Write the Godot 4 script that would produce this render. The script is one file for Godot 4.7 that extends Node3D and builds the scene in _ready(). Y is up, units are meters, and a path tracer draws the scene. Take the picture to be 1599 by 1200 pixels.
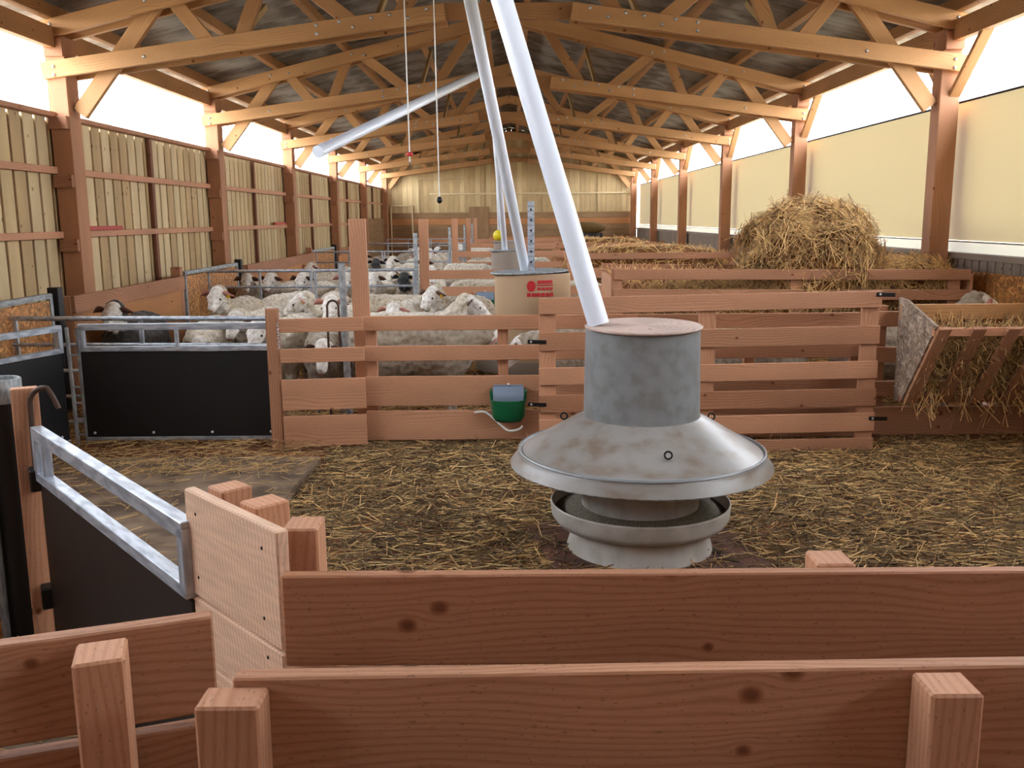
extends Node3D

const XL := -4.55
const XR := 4.45
const BAY := 4.88
const F1 := 9.85

var M := {}
var rng := RandomNumberGenerator.new()
var mesh_cache := {}
var used_names := {}

func V(x: float, y: float, d: float) -> Vector3:
	return Vector3(x, y, -d)

# ---------------------------------------------------------------- geometry accumulator
class Geo:
	var v := PackedVector3Array()
	var n := PackedVector3Array()
	var t := PackedVector2Array()
	var c := PackedColorArray()
	var ix := PackedInt32Array()
	func tri(a: int, b: int, d: int) -> void:
		# front faces run clockwise: order by the normals
		var fn := (v[b] - v[a]).cross(v[d] - v[a])
		if fn.dot(n[a] + n[b] + n[d]) > 0.0:
			ix.append(a); ix.append(d); ix.append(b)
		else:
			ix.append(a); ix.append(b); ix.append(d)
	func add(p: Vector3, nn: Vector3, uv := Vector2.ZERO) -> int:
		v.append(p); n.append(nn); t.append(uv)
		return v.size() - 1
	func quad(p: Array, nn: Vector3, uvs: Array) -> void:
		var s := v.size()
		for k in 4: add(p[k], nn, uvs[k])
		tri(s, s + 1, s + 2); tri(s, s + 2, s + 3)
	func mesh() -> ArrayMesh:
		var a := []
		a.resize(Mesh.ARRAY_MAX)
		a[Mesh.ARRAY_VERTEX] = v
		a[Mesh.ARRAY_NORMAL] = n
		a[Mesh.ARRAY_TEX_UV] = t
		if c.size() == v.size() and c.size() > 0: a[Mesh.ARRAY_COLOR] = c
		a[Mesh.ARRAY_INDEX] = ix
		var m := ArrayMesh.new()
		m.add_surface_from_arrays(Mesh.PRIMITIVE_TRIANGLES, a)
		return m
	func box(tr: Transform3D, s: Vector3, b: float, off: Vector2) -> void:
		var h := s * 0.5
		b = minf(b, minf(h.x, minf(h.y, h.z)) * 0.6)
		for ax in 3:
			for sg in [-1.0, 1.0]:
				var u := (ax + 1) % 3
				var w := (ax + 2) % 3
				var pts := []
				var uvs := []
				var nn := Vector3.ZERO
				nn[ax] = sg
				for k in [[-1, -1], [1, -1], [1, 1], [-1, 1]]:
					var p := Vector3.ZERO
					p[ax] = sg * h[ax]; p[u] = k[0] * (h[u] - b); p[w] = k[1] * (h[w] - b)
					pts.append(tr * p); uvs.append(uvof(p, ax) + off)
				quad(pts, tr.basis * nn, uvs)
		if b <= 0.0: return
		for ax in 3:
			var u := (ax + 1) % 3
			var w := (ax + 2) % 3
			for su in [-1.0, 1.0]:
				for sw in [-1.0, 1.0]:
					var nn := Vector3.ZERO
					nn[u] = su; nn[w] = sw
					var pts := []
					var uvs := []
					for k in [[-1, 0], [1, 0], [1, 1], [-1, 1]]:
						var p := Vector3.ZERO
						p[ax] = k[0] * (h[ax] - b)
						p[u] = su * (h[u] - (b if k[1] == 1 else 0.0)); p[w] = sw * (h[w] - (0.0 if k[1] == 1 else b))
						pts.append(tr * p); uvs.append(uvof(p, u if u != 0 else w) + off)
					quad(pts, (tr.basis * nn).normalized(), uvs)
		for sx in [-1.0, 1.0]:
			for sy in [-1.0, 1.0]:
				for sz in [-1.0, 1.0]:
					var nn := (tr.basis * Vector3(sx, sy, sz)).normalized()
					var s0 := v.size()
					for k in 3:
						var p := Vector3(sx * (h.x - b), sy * (h.y - b), sz * (h.z - b))
						p[k] = [sx, sy, sz][k] * h[k]
						add(tr * p, nn, uvof(p, 1) + off)
					tri(s0, s0 + 1, s0 + 2)
	func uvof(p: Vector3, ax: int) -> Vector2:
		if ax == 0: return Vector2(p.z * 0.5, p.y * 2.0)
		if ax == 1: return Vector2(p.x * 0.5, p.z * 2.0)
		return Vector2(p.x * 0.5, p.y * 2.0)
	func tube(pts: Array, r: float, sides := 10, caps := true) -> void:
		var up := Vector3.UP
		var s0 := v.size()
		var run := 0.0
		for k in pts.size():
			var dir: Vector3 = (pts[mini(k + 1, pts.size() - 1)] - pts[maxi(k - 1, 0)]).normalized()
			if k == 0 and absf(dir.dot(up)) > 0.9: up = Vector3.RIGHT
			var a := dir.cross(up).normalized()
			var b := a.cross(dir).normalized()
			up = b
			if k > 0: run += pts[k].distance_to(pts[k - 1])
			for j in sides + 1:
				var an := TAU * j / sides
				var nn := a * cos(an) + b * sin(an)
				add(pts[k] + nn * r, nn, Vector2(run, float(j) / sides * r * 6.0))
		for k in pts.size() - 1:
			for j in sides:
				var q := s0 + k * (sides + 1) + j
				tri(q, q + 1, q + sides + 2); tri(q, q + sides + 2, q + sides + 1)
		if caps:
			for e in [0, pts.size() - 1]:
				var dir2: Vector3 = (pts[e] - pts[1 if e == 0 else e - 1]).normalized()
				var cc := add(pts[e], dir2)
				var st := v.size()
				for j in sides + 1: add(v[s0 + e * (sides + 1) + j], dir2)
				for j in sides: tri(cc, st + j, st + j + 1)
	func lathe(prof: Array, segs := 48, wob := 0.0) -> void:
		var s0 := v.size()
		var run := 0.0
		for k in prof.size():
			var p: Vector2 = prof[k]
			var d: Vector2 = prof[mini(k + 1, prof.size() - 1)] - prof[maxi(k - 1, 0)]
			if k > 0: run += p.distance_to(prof[k - 1])
			var nr := Vector2(-d.y, d.x).normalized()
			for j in segs + 1:
				var a := TAU * j / segs
				var rr := p.x * (1.0 + wob * sin(a * 3.0 + p.y * 9.0))
				add(Vector3(cos(a) * rr, p.y, sin(a) * rr), Vector3(cos(a) * nr.x, nr.y, sin(a) * nr.x), Vector2(float(j) / segs * 3.0, run))
		for k in prof.size() - 1:
			for j in segs:
				var q := s0 + k * (segs + 1) + j
				tri(q, q + 1, q + segs + 2); tri(q, q + segs + 2, q + segs + 1)
	func smooth_normals() -> void:
		for k in n.size(): n[k] = Vector3.ZERO
		for k in range(0, ix.size(), 3):
			var fn := (v[ix[k + 2]] - v[ix[k]]).cross(v[ix[k + 1]] - v[ix[k]])
			for j in 3: n[ix[k + j]] += fn
		for k in n.size(): n[k] = n[k].normalized() if n[k].length() > 0.0 else Vector3.UP

# ---------------------------------------------------------------- naming helpers
func numbered(called: String) -> String:
	var k: int = used_names.get(called, -1) + 1
	used_names[called] = k
	return called if k == 0 else "%s_%03d" % [called, k]

func tag(o: Node, label: String, category: String, group := "", kind := "") -> Node:
	o.set_meta("label", label)
	o.set_meta("category", category)
	if group != "": o.set_meta("group", group)
	if kind != "": o.set_meta("kind", kind)
	return o

func thing(called: String, label: String, category: String, at := Vector3.ZERO, turn := 0.0, group := "", kind := "") -> Node3D:
	var o := Node3D.new()
	o.name = numbered(called)
	add_child(o)
	o.position = at
	o.rotation.y = turn
	tag(o, label, category, group, kind)
	return o

func structure(called: String, label: String) -> Node3D:
	var o := Node3D.new()
	o.name = called
	add_child(o)
	o.set_meta("label", label)
	o.set_meta("kind", "structure")
	return o

func put(called: String, mesh: Mesh, mat: Material, parent: Node = self, tr := Transform3D.IDENTITY) -> MeshInstance3D:
	var o := MeshInstance3D.new()
	o.mesh = mesh
	o.material_override = mat
	o.name = numbered(called) if parent == self else called
	parent.add_child(o, true)
	o.transform = tr
	return o

func into(parent: Node) -> Transform3D:
	var tr := Transform3D.IDENTITY
	var p := parent
	while p is Node3D and p != self:
		tr = (p as Node3D).transform * tr
		p = p.get_parent()
	return tr.affine_inverse()

func cached_box(s: Vector3, bevel: float, variants := 6) -> Mesh:
	var k := rng.randi() % variants
	var key := "%d_%d_%d_%d_%d" % [roundi(s.x * 1000), roundi(s.y * 1000), roundi(s.z * 1000), roundi(bevel * 10000), k]
	if not mesh_cache.has(key):
		var g := Geo.new()
		g.box(Transform3D.IDENTITY, s, bevel, Vector2(k * 0.371 + s.x * 0.13, 0.25 + fmod(k * 0.137, 0.5)))
		mesh_cache[key] = g.mesh()
	return mesh_cache[key]

# a sawn board from a to b (world points): w across "up", t thick
func board(called: String, a: Vector3, b: Vector3, w: float, t: float, mat: Material, parent: Node = self, up := Vector3.UP, bevel := 0.004) -> MeshInstance3D:
	var x := (b - a).normalized()
	var z := x.cross(up).normalized()
	var y := z.cross(x).normalized()
	var tr := Transform3D(Basis(x, y, z), (a + b) * 0.5)
	return put(called, cached_box(Vector3(a.distance_to(b), w, t), bevel), mat, parent, into(parent) * tr)

func pipe(called: String, pts: Array, r: float, mat: Material, parent: Node = self, sides := 10) -> MeshInstance3D:
	var g := Geo.new()
	var inv := into(parent)
	var q := []
	for p in pts: q.append(inv * p)
	g.tube(q, r, sides)
	return put(called, g.mesh(), mat, parent)

func bar(called: String, a: Vector3, b: Vector3, w: float, t: float, mat: Material, parent: Node = self, up := Vector3.UP) -> MeshInstance3D:
	return board(called, a, b, w, t, mat, parent, up, 0.003)

# ---------------------------------------------------------------- materials
func noise(seed_: int, freq: float, oct := 3) -> FastNoiseLite:
	var f := FastNoiseLite.new()
	f.seed = seed_
	f.frequency = freq
	f.fractal_octaves = oct
	f.noise_type = FastNoiseLite.TYPE_SIMPLEX_SMOOTH
	return f

func smat(color: Color, rough: float, metal := 0.0, tex: Texture2D = null) -> StandardMaterial3D:
	var m := StandardMaterial3D.new()
	m.albedo_color = color
	m.roughness = rough
	m.metallic = metal
	if tex: m.albedo_texture = tex
	return m

func wood_texture(seed_: int, knots: int, contrast: float) -> Array:
	var W := 1400
	var H := 360
	var img := Image.create(W, H, false, Image.FORMAT_RGB8)
	var hgt := Image.create(W, H, false, Image.FORMAT_RGB8)
	var big := noise(seed_, 1.0, 2)
	var fine := noise(seed_ + 7, 1.0, 2)
	var r := RandomNumberGenerator.new()
	r.seed = seed_
	var kn := []
	for k in knots: kn.append([r.randf() * 2.0, r.randf_range(0.03, 0.47), r.randf_range(0.007, 0.016)])
	for x in W:
		var u := 2.0 * x / W
		var cu := cos(PI * u) * 0.318
		var su := sin(PI * u) * 0.318
		for y in H:
			var vv := 0.5 * y / H
			var w2 := vv
			var dark := 0.0
			for k in kn:
				var du: float = absf(u - k[0])
				du = minf(du, 2.0 - du)
				if du < 0.25:
					var dv: float = vv - k[1]
					var d2: float = du * du * 0.35 + dv * dv
					w2 += 0.9 * dv * exp(-d2 / (k[2] * k[2] * 6.0)) * -0.8
					var dd: float = sqrt(du * du * 0.6 + dv * dv) / k[2]
					if dd < 1.5: dark = maxf(dark, clampf(1.5 - dd, 0.0, 1.0) * 0.9)
			var b1 := big.get_noise_3d(cu * 0.9, su * 0.9, w2 * 3.2)
			var ring := sin((w2 * 100.0 + b1 * 7.0) * TAU * 0.5)
			ring = pow(0.5 + 0.5 * ring, 3.0)
			var st := fine.get_noise_3d(cu * 14.0, su * 14.0, w2 * 420.0)
			var lum := 0.93 - contrast * (0.075 * ring + 0.12 * (0.5 + 0.5 * st)) + 0.08 * b1
			if fine.get_noise_3d(cu * 45.0, su * 45.0, w2 * 130.0 + 40.0) > 0.58: lum *= 0.82 # small bark flecks
			var red := 1.0
			var gr := lerpf(1.0, 0.96, ring * contrast)
			var bl := lerpf(1.0, 0.91, ring * contrast)
			lum *= lerpf(1.0, 0.62, dark)
			gr *= lerpf(1.0, 0.86, dark); bl *= lerpf(1.0, 0.76, dark)
			img.set_pixel(x, y, Color(lum * red, lum * gr, lum * bl))
			var hh := 0.6 - 0.25 * ring + 0.2 * st
			hgt.set_pixel(x, y, Color(hh, hh, hh))
	return [ImageTexture.create_from_image(img), ImageTexture.create_from_image(hgt)]

func stroke_texture(seed_: int, size: int, base: Color, strokes: int, lo: int, hi: int, wide: int, cols: Array, spread: float) -> ImageTexture:
	var img := Image.create(size, size, false, Image.FORMAT_RGB8)
	var r := RandomNumberGenerator.new()
	r.seed = seed_
	var f := noise(seed_, 0.02, 3)
	for x in size:
		for y in size:
			img.set_pixel(x, y, base * (1.0 + 0.35 * f.get_noise_2d(x, y)))
	for k in strokes:
		var x := r.randf() * size
		var y := r.randf() * size
		var a := r.randf_range(-spread, spread)
		var n := r.randi_range(lo, hi)
		var c: Color = cols[r.randi() % cols.size()] * r.randf_range(0.7, 1.15)
		c.a = 1.0
		for i in n:
			for w in wide:
				img.set_pixel(posmod(int(x + cos(a) * i - sin(a) * w), size), posmod(int(y + sin(a) * i + cos(a) * w), size), c)
	return ImageTexture.create_from_image(img)

func noise_texture(seed_: int, freq: float, stops: Array, size := 256) -> NoiseTexture2D:
	var t := NoiseTexture2D.new()
	t.width = size
	t.height = size
	t.seamless = true
	t.noise = noise(seed_, freq, 4)
	var g := Gradient.new()
	var off := PackedFloat32Array()
	var col := PackedColorArray()
	for s in stops: off.append(s[0]); col.append(s[1])
	g.offsets = off
	g.colors = col
	t.color_ramp = g
	return t

func triplanar(m: StandardMaterial3D, scale: float) -> StandardMaterial3D:
	m.uv1_triplanar = true
	m.uv1_scale = Vector3.ONE * scale
	return m

func make_materials() -> void:
	var wt := wood_texture(11, 7, 1.0)
	var wt2 := wood_texture(29, 5, 0.8)
	var wood := func(c: Color, which: Array, rough := 0.62, bump := 0.06) -> StandardMaterial3D:
		var m := smat(c, rough, 0.0, which[0])
		m.heightmap_enabled = true
		m.heightmap_texture = which[1]
		m.heightmap_scale = bump
		m.metallic_specular = 0.35
		return m
	M.fir = wood.call(Color(0.80, 0.585, 0.45), wt)
	M.fir2 = wood.call(Color(0.85, 0.63, 0.49), wt2)
	M.fir3 = wood.call(Color(0.75, 0.535, 0.405), wt)
	M.beam = wood.call(Color(0.85, 0.645, 0.44), wt2)
	M.beam2 = wood.call(Color(0.80, 0.595, 0.40), wt)
	M.post = wood.call(Color(0.76, 0.545, 0.40), wt2)
	M.pine = wood.call(Color(0.88, 0.775, 0.58), wt2)
	M.pine2 = wood.call(Color(0.83, 0.715, 0.52), wt)
	M.pine3 = wood.call(Color(0.91, 0.82, 0.64), wt2)
	M.brown = wood.call(Color(0.56, 0.37, 0.27), wt)
	M.grey_wood = wood.call(Color(0.62, 0.56, 0.50), wt2)
	M.old = wood.call(Color(0.66, 0.52, 0.37), wt)
	# rough sawn pale board
	var saw := Image.create(256, 256, false, Image.FORMAT_RGB8)
	var sn := noise(5, 0.03, 3)
	for x in 256:
		for y in 256:
			var l := 0.93 + 0.05 * sin((x + 0.12 * y) * TAU / 6.4 + 3.0 * sn.get_noise_2d(x * 0.3, y)) + 0.07 * sn.get_noise_2d(x * 0.4, y * 3.0)
			saw.set_pixel(x, y, Color(l, l * 0.985, l * 0.96))
	M.sawn = smat(Color(0.90, 0.76, 0.655), 0.75, 0.0, ImageTexture.create_from_image(saw))
	M.sawn.uv1_scale = Vector3(3.0, 1.0, 1.0)
	M.endgrain = wood.call(Color(0.90, 0.70, 0.55), wt2)
	var osb_cols := [Color(0.80, 0.60, 0.38), Color(0.72, 0.50, 0.30), Color(0.86, 0.68, 0.45), Color(0.62, 0.42, 0.25), Color(0.77, 0.55, 0.33)]
	var osb_tex := stroke_texture(3, 512, Color(0.70, 0.49, 0.29), 2600, 14, 46, 9, osb_cols, 3.2)
	M.osb = smat(Color(0.95, 0.9, 0.82), 0.6, 0.0, osb_tex)
	triplanar(M.osb, 0.9)
	M.osb_grey = smat(Color(0.92, 0.93, 0.95), 0.7, 0.0, osb_tex)
	triplanar(M.osb_grey, 0.9)
	M.osb_grey.albedo_texture = stroke_texture(12, 512, Color(0.66, 0.57, 0.48), 2600, 14, 40, 8, [Color(0.72, 0.62, 0.53), Color(0.62, 0.53, 0.45), Color(0.78, 0.70, 0.61), Color(0.68, 0.56, 0.45)], 3.2)
	var straw_cols := [Color(0.68, 0.48, 0.27), Color(0.56, 0.38, 0.21), Color(0.78, 0.59, 0.35), Color(0.46, 0.29, 0.17), Color(0.52, 0.34, 0.19), Color(0.38, 0.235, 0.14)]
	var lit := stroke_texture(8, 1024, Color(0.42, 0.25, 0.15), 15000, 14, 70, 2, straw_cols, 0.9)
	M.litter = smat(Color(0.95, 0.85, 0.78), 0.95, 0.0, lit)
	triplanar(M.litter, 0.42)
	M.litter.uv1_world_triplanar = true
	M.straw_core = smat(Color(0.80, 0.68, 0.50), 0.95, 0.0, stroke_texture(9, 512, Color(0.40, 0.28, 0.16), 6000, 14, 60, 2, [Color(0.72, 0.55, 0.30), Color(0.60, 0.44, 0.23), Color(0.80, 0.64, 0.38), Color(0.45, 0.31, 0.16)], 1.2))
	triplanar(M.straw_core, 0.9)
	M.straw = smat(Color(1, 1, 1), 0.7)
	M.straw.vertex_color_use_as_albedo = true
	M.concrete = smat(Color(0.52, 0.45, 0.38), 0.9, 0.0, noise_texture(4, 0.012, [[0.2, Color(0.62, 0.57, 0.52)], [0.5, Color(0.86, 0.82, 0.77)], [0.8, Color(1, 0.97, 0.93)]]))
	triplanar(M.concrete, 0.8)
	M.outside = smat(Color(0.62, 0.60, 0.54), 0.95)
	M.galv = smat(Color(0.76, 0.79, 0.82), 0.42, 0.55, noise_texture(6, 0.05, [[0.3, Color(0.80, 0.81, 0.83)], [0.6, Color(0.97, 0.97, 0.98)], [0.8, Color(1, 1, 1)]]))
	M.galv_dull = smat(Color(0.66, 0.68, 0.68), 0.55, 0.4, M.galv.albedo_texture)
	M.black_panel = smat(Color(0.035, 0.033, 0.045), 0.55)
	M.brown_panel = smat(Color(0.13, 0.105, 0.095), 0.5)
	M.black = smat(Color(0.05, 0.05, 0.055), 0.5)
	M.iron = smat(Color(0.12, 0.10, 0.09), 0.6, 0.5)
	M.rust_rod = smat(Color(0.30, 0.22, 0.18), 0.6, 0.4)
	M.bolt = smat(Color(0.85, 0.86, 0.88), 0.3, 0.8)
	M.pvc = smat(Color(0.86, 0.89, 0.93), 0.35)
	M.cord = smat(Color(0.88, 0.87, 0.84), 0.8)
	M.feeder = smat(Color(0.52, 0.53, 0.535), 0.33, 0.0, noise_texture(14, 0.02, [[0.25, Color(0.90, 0.89, 0.87)], [0.5, Color(0.96, 0.96, 0.96)], [0.8, Color(1, 1, 1)]]))
	M.feeder.uv1_scale = Vector3(1, 1.5, 1)
	M.feeder_pale = smat(Color(0.70, 0.68, 0.65), 0.4, 0.0, M.feeder.albedo_texture)
	# painted cone with brown feed stains
	M.cone = smat(Color(0.53, 0.51, 0.49), 0.36, 0.0, noise_texture(24, 0.018, [[0.10, Color(0.86, 0.77, 0.70)], [0.42, Color(0.95, 0.93, 0.91)], [0.7, Color(1, 1, 1)]]))
	M.cone.uv1_scale = Vector3(1, 1.2, 1)
	M.pellets = smat(Color(0.60, 0.57, 0.52), 0.9, 0.0, noise_texture(15, 0.2, [[0.3, Color(0.3, 0.28, 0.25)], [0.7, Color(1, 0.98, 0.92)]]))
	triplanar(M.pellets, 2.0)
	M.red_plate = smat(Color(0.40, 0.25, 0.19), 0.85, 0.0, M.concrete.albedo_texture)
	triplanar(M.red_plate, 1.4)
	M.ply = smat(Color(0.84, 0.74, 0.69), 0.6, 0.0, wt2[0])
	M.ply_wall = wood.call(Color(0.80, 0.56, 0.36), wt2)
	M.barrel = smat(Color(0.68, 0.56, 0.43), 0.5)
	M.barrel_grey = smat(Color(0.56, 0.51, 0.46), 0.6)
	M.red = smat(Color(0.72, 0.10, 0.13), 0.5)
	M.red_bar = smat(Color(0.66, 0.16, 0.10), 0.5)
	M.yellow = smat(Color(0.88, 0.80, 0.12), 0.5)
	M.green = smat(Color(0.03, 0.36, 0.22), 0.35)
	M.grey_flap = smat(Color(0.47, 0.53, 0.60), 0.4)
	M.blue_steel = smat(Color(0.36, 0.43, 0.50), 0.5, 0.3)
	# fibre cement roof sheets
	M.roof = smat(Color(0.60, 0.575, 0.55), 0.85, 0.0, noise_texture(33, 0.02, [[0.2, Color(0.72, 0.70, 0.68)], [0.6, Color(0.95, 0.95, 0.94)], [0.9, Color(1, 1, 1)]]))
	# translucent roof light sheets
	M.rooflight = smat(Color(0.95, 0.96, 0.97), 0.6)
	M.rooflight.backlight_enabled = true
	M.rooflight.backlight = Color(0.5, 0.5, 0.5)
	# cream windbreak fabric: daylight comes through the weave
	M.curtain = smat(Color(0.95, 0.845, 0.55), 0.8)
	M.curtain.backlight_enabled = true
	M.curtain.backlight = Color(0.17, 0.17, 0.17)
	M.curtain_clear = smat(Color(0.93, 0.90, 0.76), 0.7)
	M.curtain_clear.backlight_enabled = true
	M.curtain_clear.backlight = Color(0.3, 0.3, 0.29)
	M.eye = smat(Color(0.03, 0.025, 0.02), 0.15)
	M.tag_yellow = smat(Color(0.86, 0.66, 0.08), 0.5)
	M.ear_pink = smat(Color(0.72, 0.50, 0.45), 0.8)
	M.ear_pink.backlight_enabled = true
	M.ear_pink.backlight = Color(0.5, 0.25, 0.2)
	M.ear_brown = smat(Color(0.34, 0.22, 0.17), 0.85)
	M.ear_black = smat(Color(0.07, 0.06, 0.06), 0.85)
	M.wool = smat(Color(1, 1, 1), 0.95, 0.0, noise_texture(41, 0.03, [[0.2, Color(0.72, 0.69, 0.64)], [0.55, Color(0.96, 0.95, 0.93)], [0.8, Color(1, 1, 1)]]))
	triplanar(M.wool, 2.2)
	M.wool.vertex_color_use_as_albedo = true
	M.wool.rim_enabled = true
	M.wool.rim = 0.4

# ---------------------------------------------------------------- straw
func stalk_mesh() -> ArrayMesh:
	var g := Geo.new()
	# a slightly bent three-sided stalk, one metre long and two units thick
	var pts := [Vector3(-0.5, 0, 0), Vector3(0, 0.03, 0.02), Vector3(0.5, 0, 0)]
	for k in 3:
		for j in 3:
			var a := TAU * j / 3.0
			var nn := Vector3(0, cos(a), sin(a))
			g.add(pts[k] + nn * 1.0 * (Vector3(1, 1, 1)), nn)
	for k in 2:
		for j in 3:
			var q := k * 3 + j
			var q2 := k * 3 + (j + 1) % 3
			g.tri(q, q2, q2 + 3); g.tri(q, q2 + 3, q + 3)
	return g.mesh()

func stalk_multimesh(list: Array) -> MultiMesh:
	var mm := MultiMesh.new()
	mm.transform_format = MultiMesh.TRANSFORM_3D
	mm.use_colors = true
	if not mesh_cache.has("stalk"): mesh_cache["stalk"] = stalk_mesh()
	mm.mesh = mesh_cache["stalk"]
	mm.instance_count = list.size()
	for k in list.size():
		mm.set_instance_transform(k, list[k][0])
		mm.set_instance_color(k, list[k][1])
	return mm

func stalk_at(p: Vector3, dir: Vector3, length: float, r: float) -> Transform3D:
	var x := dir.normalized()
	var up := Vector3.UP if absf(x.y) < 0.9 else Vector3.RIGHT
	var z := x.cross(up).normalized()
	var y := z.cross(x)
	return Transform3D(Basis(x * length, y * r, z * r), p)

func straw_color(bright: float) -> Color:
	var a := rng.randf()
	var c := Color(0.60, 0.345, 0.12).lerp(Color(0.84, 0.575, 0.25), a)
	if rng.randf() < 0.25: c = Color(0.30, 0.165, 0.07)
	return Color(c.r * bright, c.g * bright, c.b * bright)

func put_stalks(called: String, list: Array, parent: Node = self) -> MultiMeshInstance3D:
	var o := MultiMeshInstance3D.new()
	o.multimesh = stalk_multimesh(list)
	o.material_override = M.straw
	o.name = numbered(called) if parent == self else called
	parent.add_child(o, true)
	if parent != self: o.transform = into(parent)
	o.set_meta("kind", "stuff")
	return o

# ---------------------------------------------------------------- sheep
var sheep_shapes := {}

func cap_d(p: Vector3, a: Vector3, b: Vector3, ra: float, rb: float) -> float:
	var ab := b - a
	var h := clampf((p - a).dot(ab) / maxf(ab.length_squared(), 1e-6), 0.0, 1.0)
	return p.distance_to(a + ab * h) - lerpf(ra, rb, h)

# surface nets over a smooth union of tapered capsules; bones = [a, b, ra, rb]
func nets(bones: Array, cell: float, k: float, g: Geo, bump: float, seed_: int) -> void:
	var lo := Vector3(1e9, 1e9, 1e9)
	var hi := -lo
	for b in bones:
		for e in 2:
			var r: Vector3 = Vector3.ONE * (float(b[2 + e]) + 2.5 * cell)
			lo = lo.min(b[e] - r); hi = hi.max(b[e] + r)
	var nx := int((hi.x - lo.x) / cell) + 2
	var ny := int((hi.y - lo.y) / cell) + 2
	var nz := int((hi.z - lo.z) / cell) + 2
	var val := PackedFloat32Array()
	val.resize(nx * ny * nz)
	val.fill(1.0)
	for b in bones:
		var m: float = maxf(b[2], b[3]) + k + 2.0 * cell
		var blo: Vector3 = ((b[0] as Vector3).min(b[1]) - Vector3.ONE * m - lo) / cell
		var bhi: Vector3 = ((b[0] as Vector3).max(b[1]) + Vector3.ONE * m - lo) / cell
		for z in range(maxi(0, int(blo.z)), mini(nz, int(bhi.z) + 1)):
			for y in range(maxi(0, int(blo.y)), mini(ny, int(bhi.y) + 1)):
				for x in range(maxi(0, int(blo.x)), mini(nx, int(bhi.x) + 1)):
					var id := x + nx * (y + ny * z)
					var d := cap_d(lo + Vector3(x, y, z) * cell, b[0], b[1], b[2], b[3])
					var o := val[id]
					var h := clampf(0.5 + 0.5 * (o - d) / k, 0.0, 1.0)
					val[id] = lerpf(o, d, h) - k * h * (1.0 - h)
	var ids := {}
	var start := g.v.size()
	var fn := noise(seed_, 14.0, 2)
	var corner := [0, 1, nx, nx + 1, nx * ny, nx * ny + 1, nx * ny + nx, nx * ny + nx + 1]
	var cv := [Vector3(0, 0, 0), Vector3(1, 0, 0), Vector3(0, 1, 0), Vector3(1, 1, 0), Vector3(0, 0, 1), Vector3(1, 0, 1), Vector3(0, 1, 1), Vector3(1, 1, 1)]
	var edges := [[0, 1], [2, 3], [4, 5], [6, 7], [0, 2], [1, 3], [4, 6], [5, 7], [0, 4], [1, 5], [2, 6], [3, 7]]
	for z in nz - 1:
		for y in ny - 1:
			for x in nx - 1:
				var id := x + nx * (y + ny * z)
				var inside := 0
				for c in 8:
					if val[id + corner[c]] < 0.0: inside += 1
				if inside == 0 or inside == 8: continue
				var s := Vector3.ZERO
				var cnt := 0
				for e in edges:
					var va := val[id + corner[e[0]]]
					var vb := val[id + corner[e[1]]]
					if (va < 0.0) != (vb < 0.0):
						s += (cv[e[0]] as Vector3).lerp(cv[e[1]], va / (va - vb))
						cnt += 1
				var grad := Vector3(val[id + 1] - val[id], val[id + nx] - val[id], val[id + nx * ny] - val[id]).normalized()
				var p := lo + (Vector3(x, y, z) + s / cnt) * cell
				if bump > 0.0: p += grad * fn.get_noise_3dv(p) * bump
				ids[id] = g.add(p, grad)
	for z in range(1, nz - 1):
		for y in range(1, ny - 1):
			for x in range(1, nx - 1):
				var id := x + nx * (y + ny * z)
				var a := val[id] < 0.0
				var steps := [[1, nx, nx * ny], [nx, nx * ny, 1], [nx * ny, 1, nx]]
				for st in steps:
					if (val[id + st[0]] < 0.0) != a:
						var q := [id, id - st[1], id - st[1] - st[2], id - st[2]]
						if ids.has(q[0]) and ids.has(q[1]) and ids.has(q[2]) and ids.has(q[3]):
							g.tri(ids[q[0]], ids[q[1]], ids[q[2]]); g.tri(ids[q[0]], ids[q[2]], ids[q[3]])
	# smooth normals for the new vertices
	for i in range(start, g.v.size()): g.n[i] = g.n[i] * 0.0001
	for i in range(0, g.ix.size(), 3):
		if g.ix[i] < start: continue
		var fnr := (g.v[g.ix[i + 2]] - g.v[g.ix[i]]).cross(g.v[g.ix[i + 1]] - g.v[g.ix[i]])
		for j in 3: g.n[g.ix[i + j]] += fnr
	for i in range(start, g.v.size()): g.n[i] = g.n[i].normalized()

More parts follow.
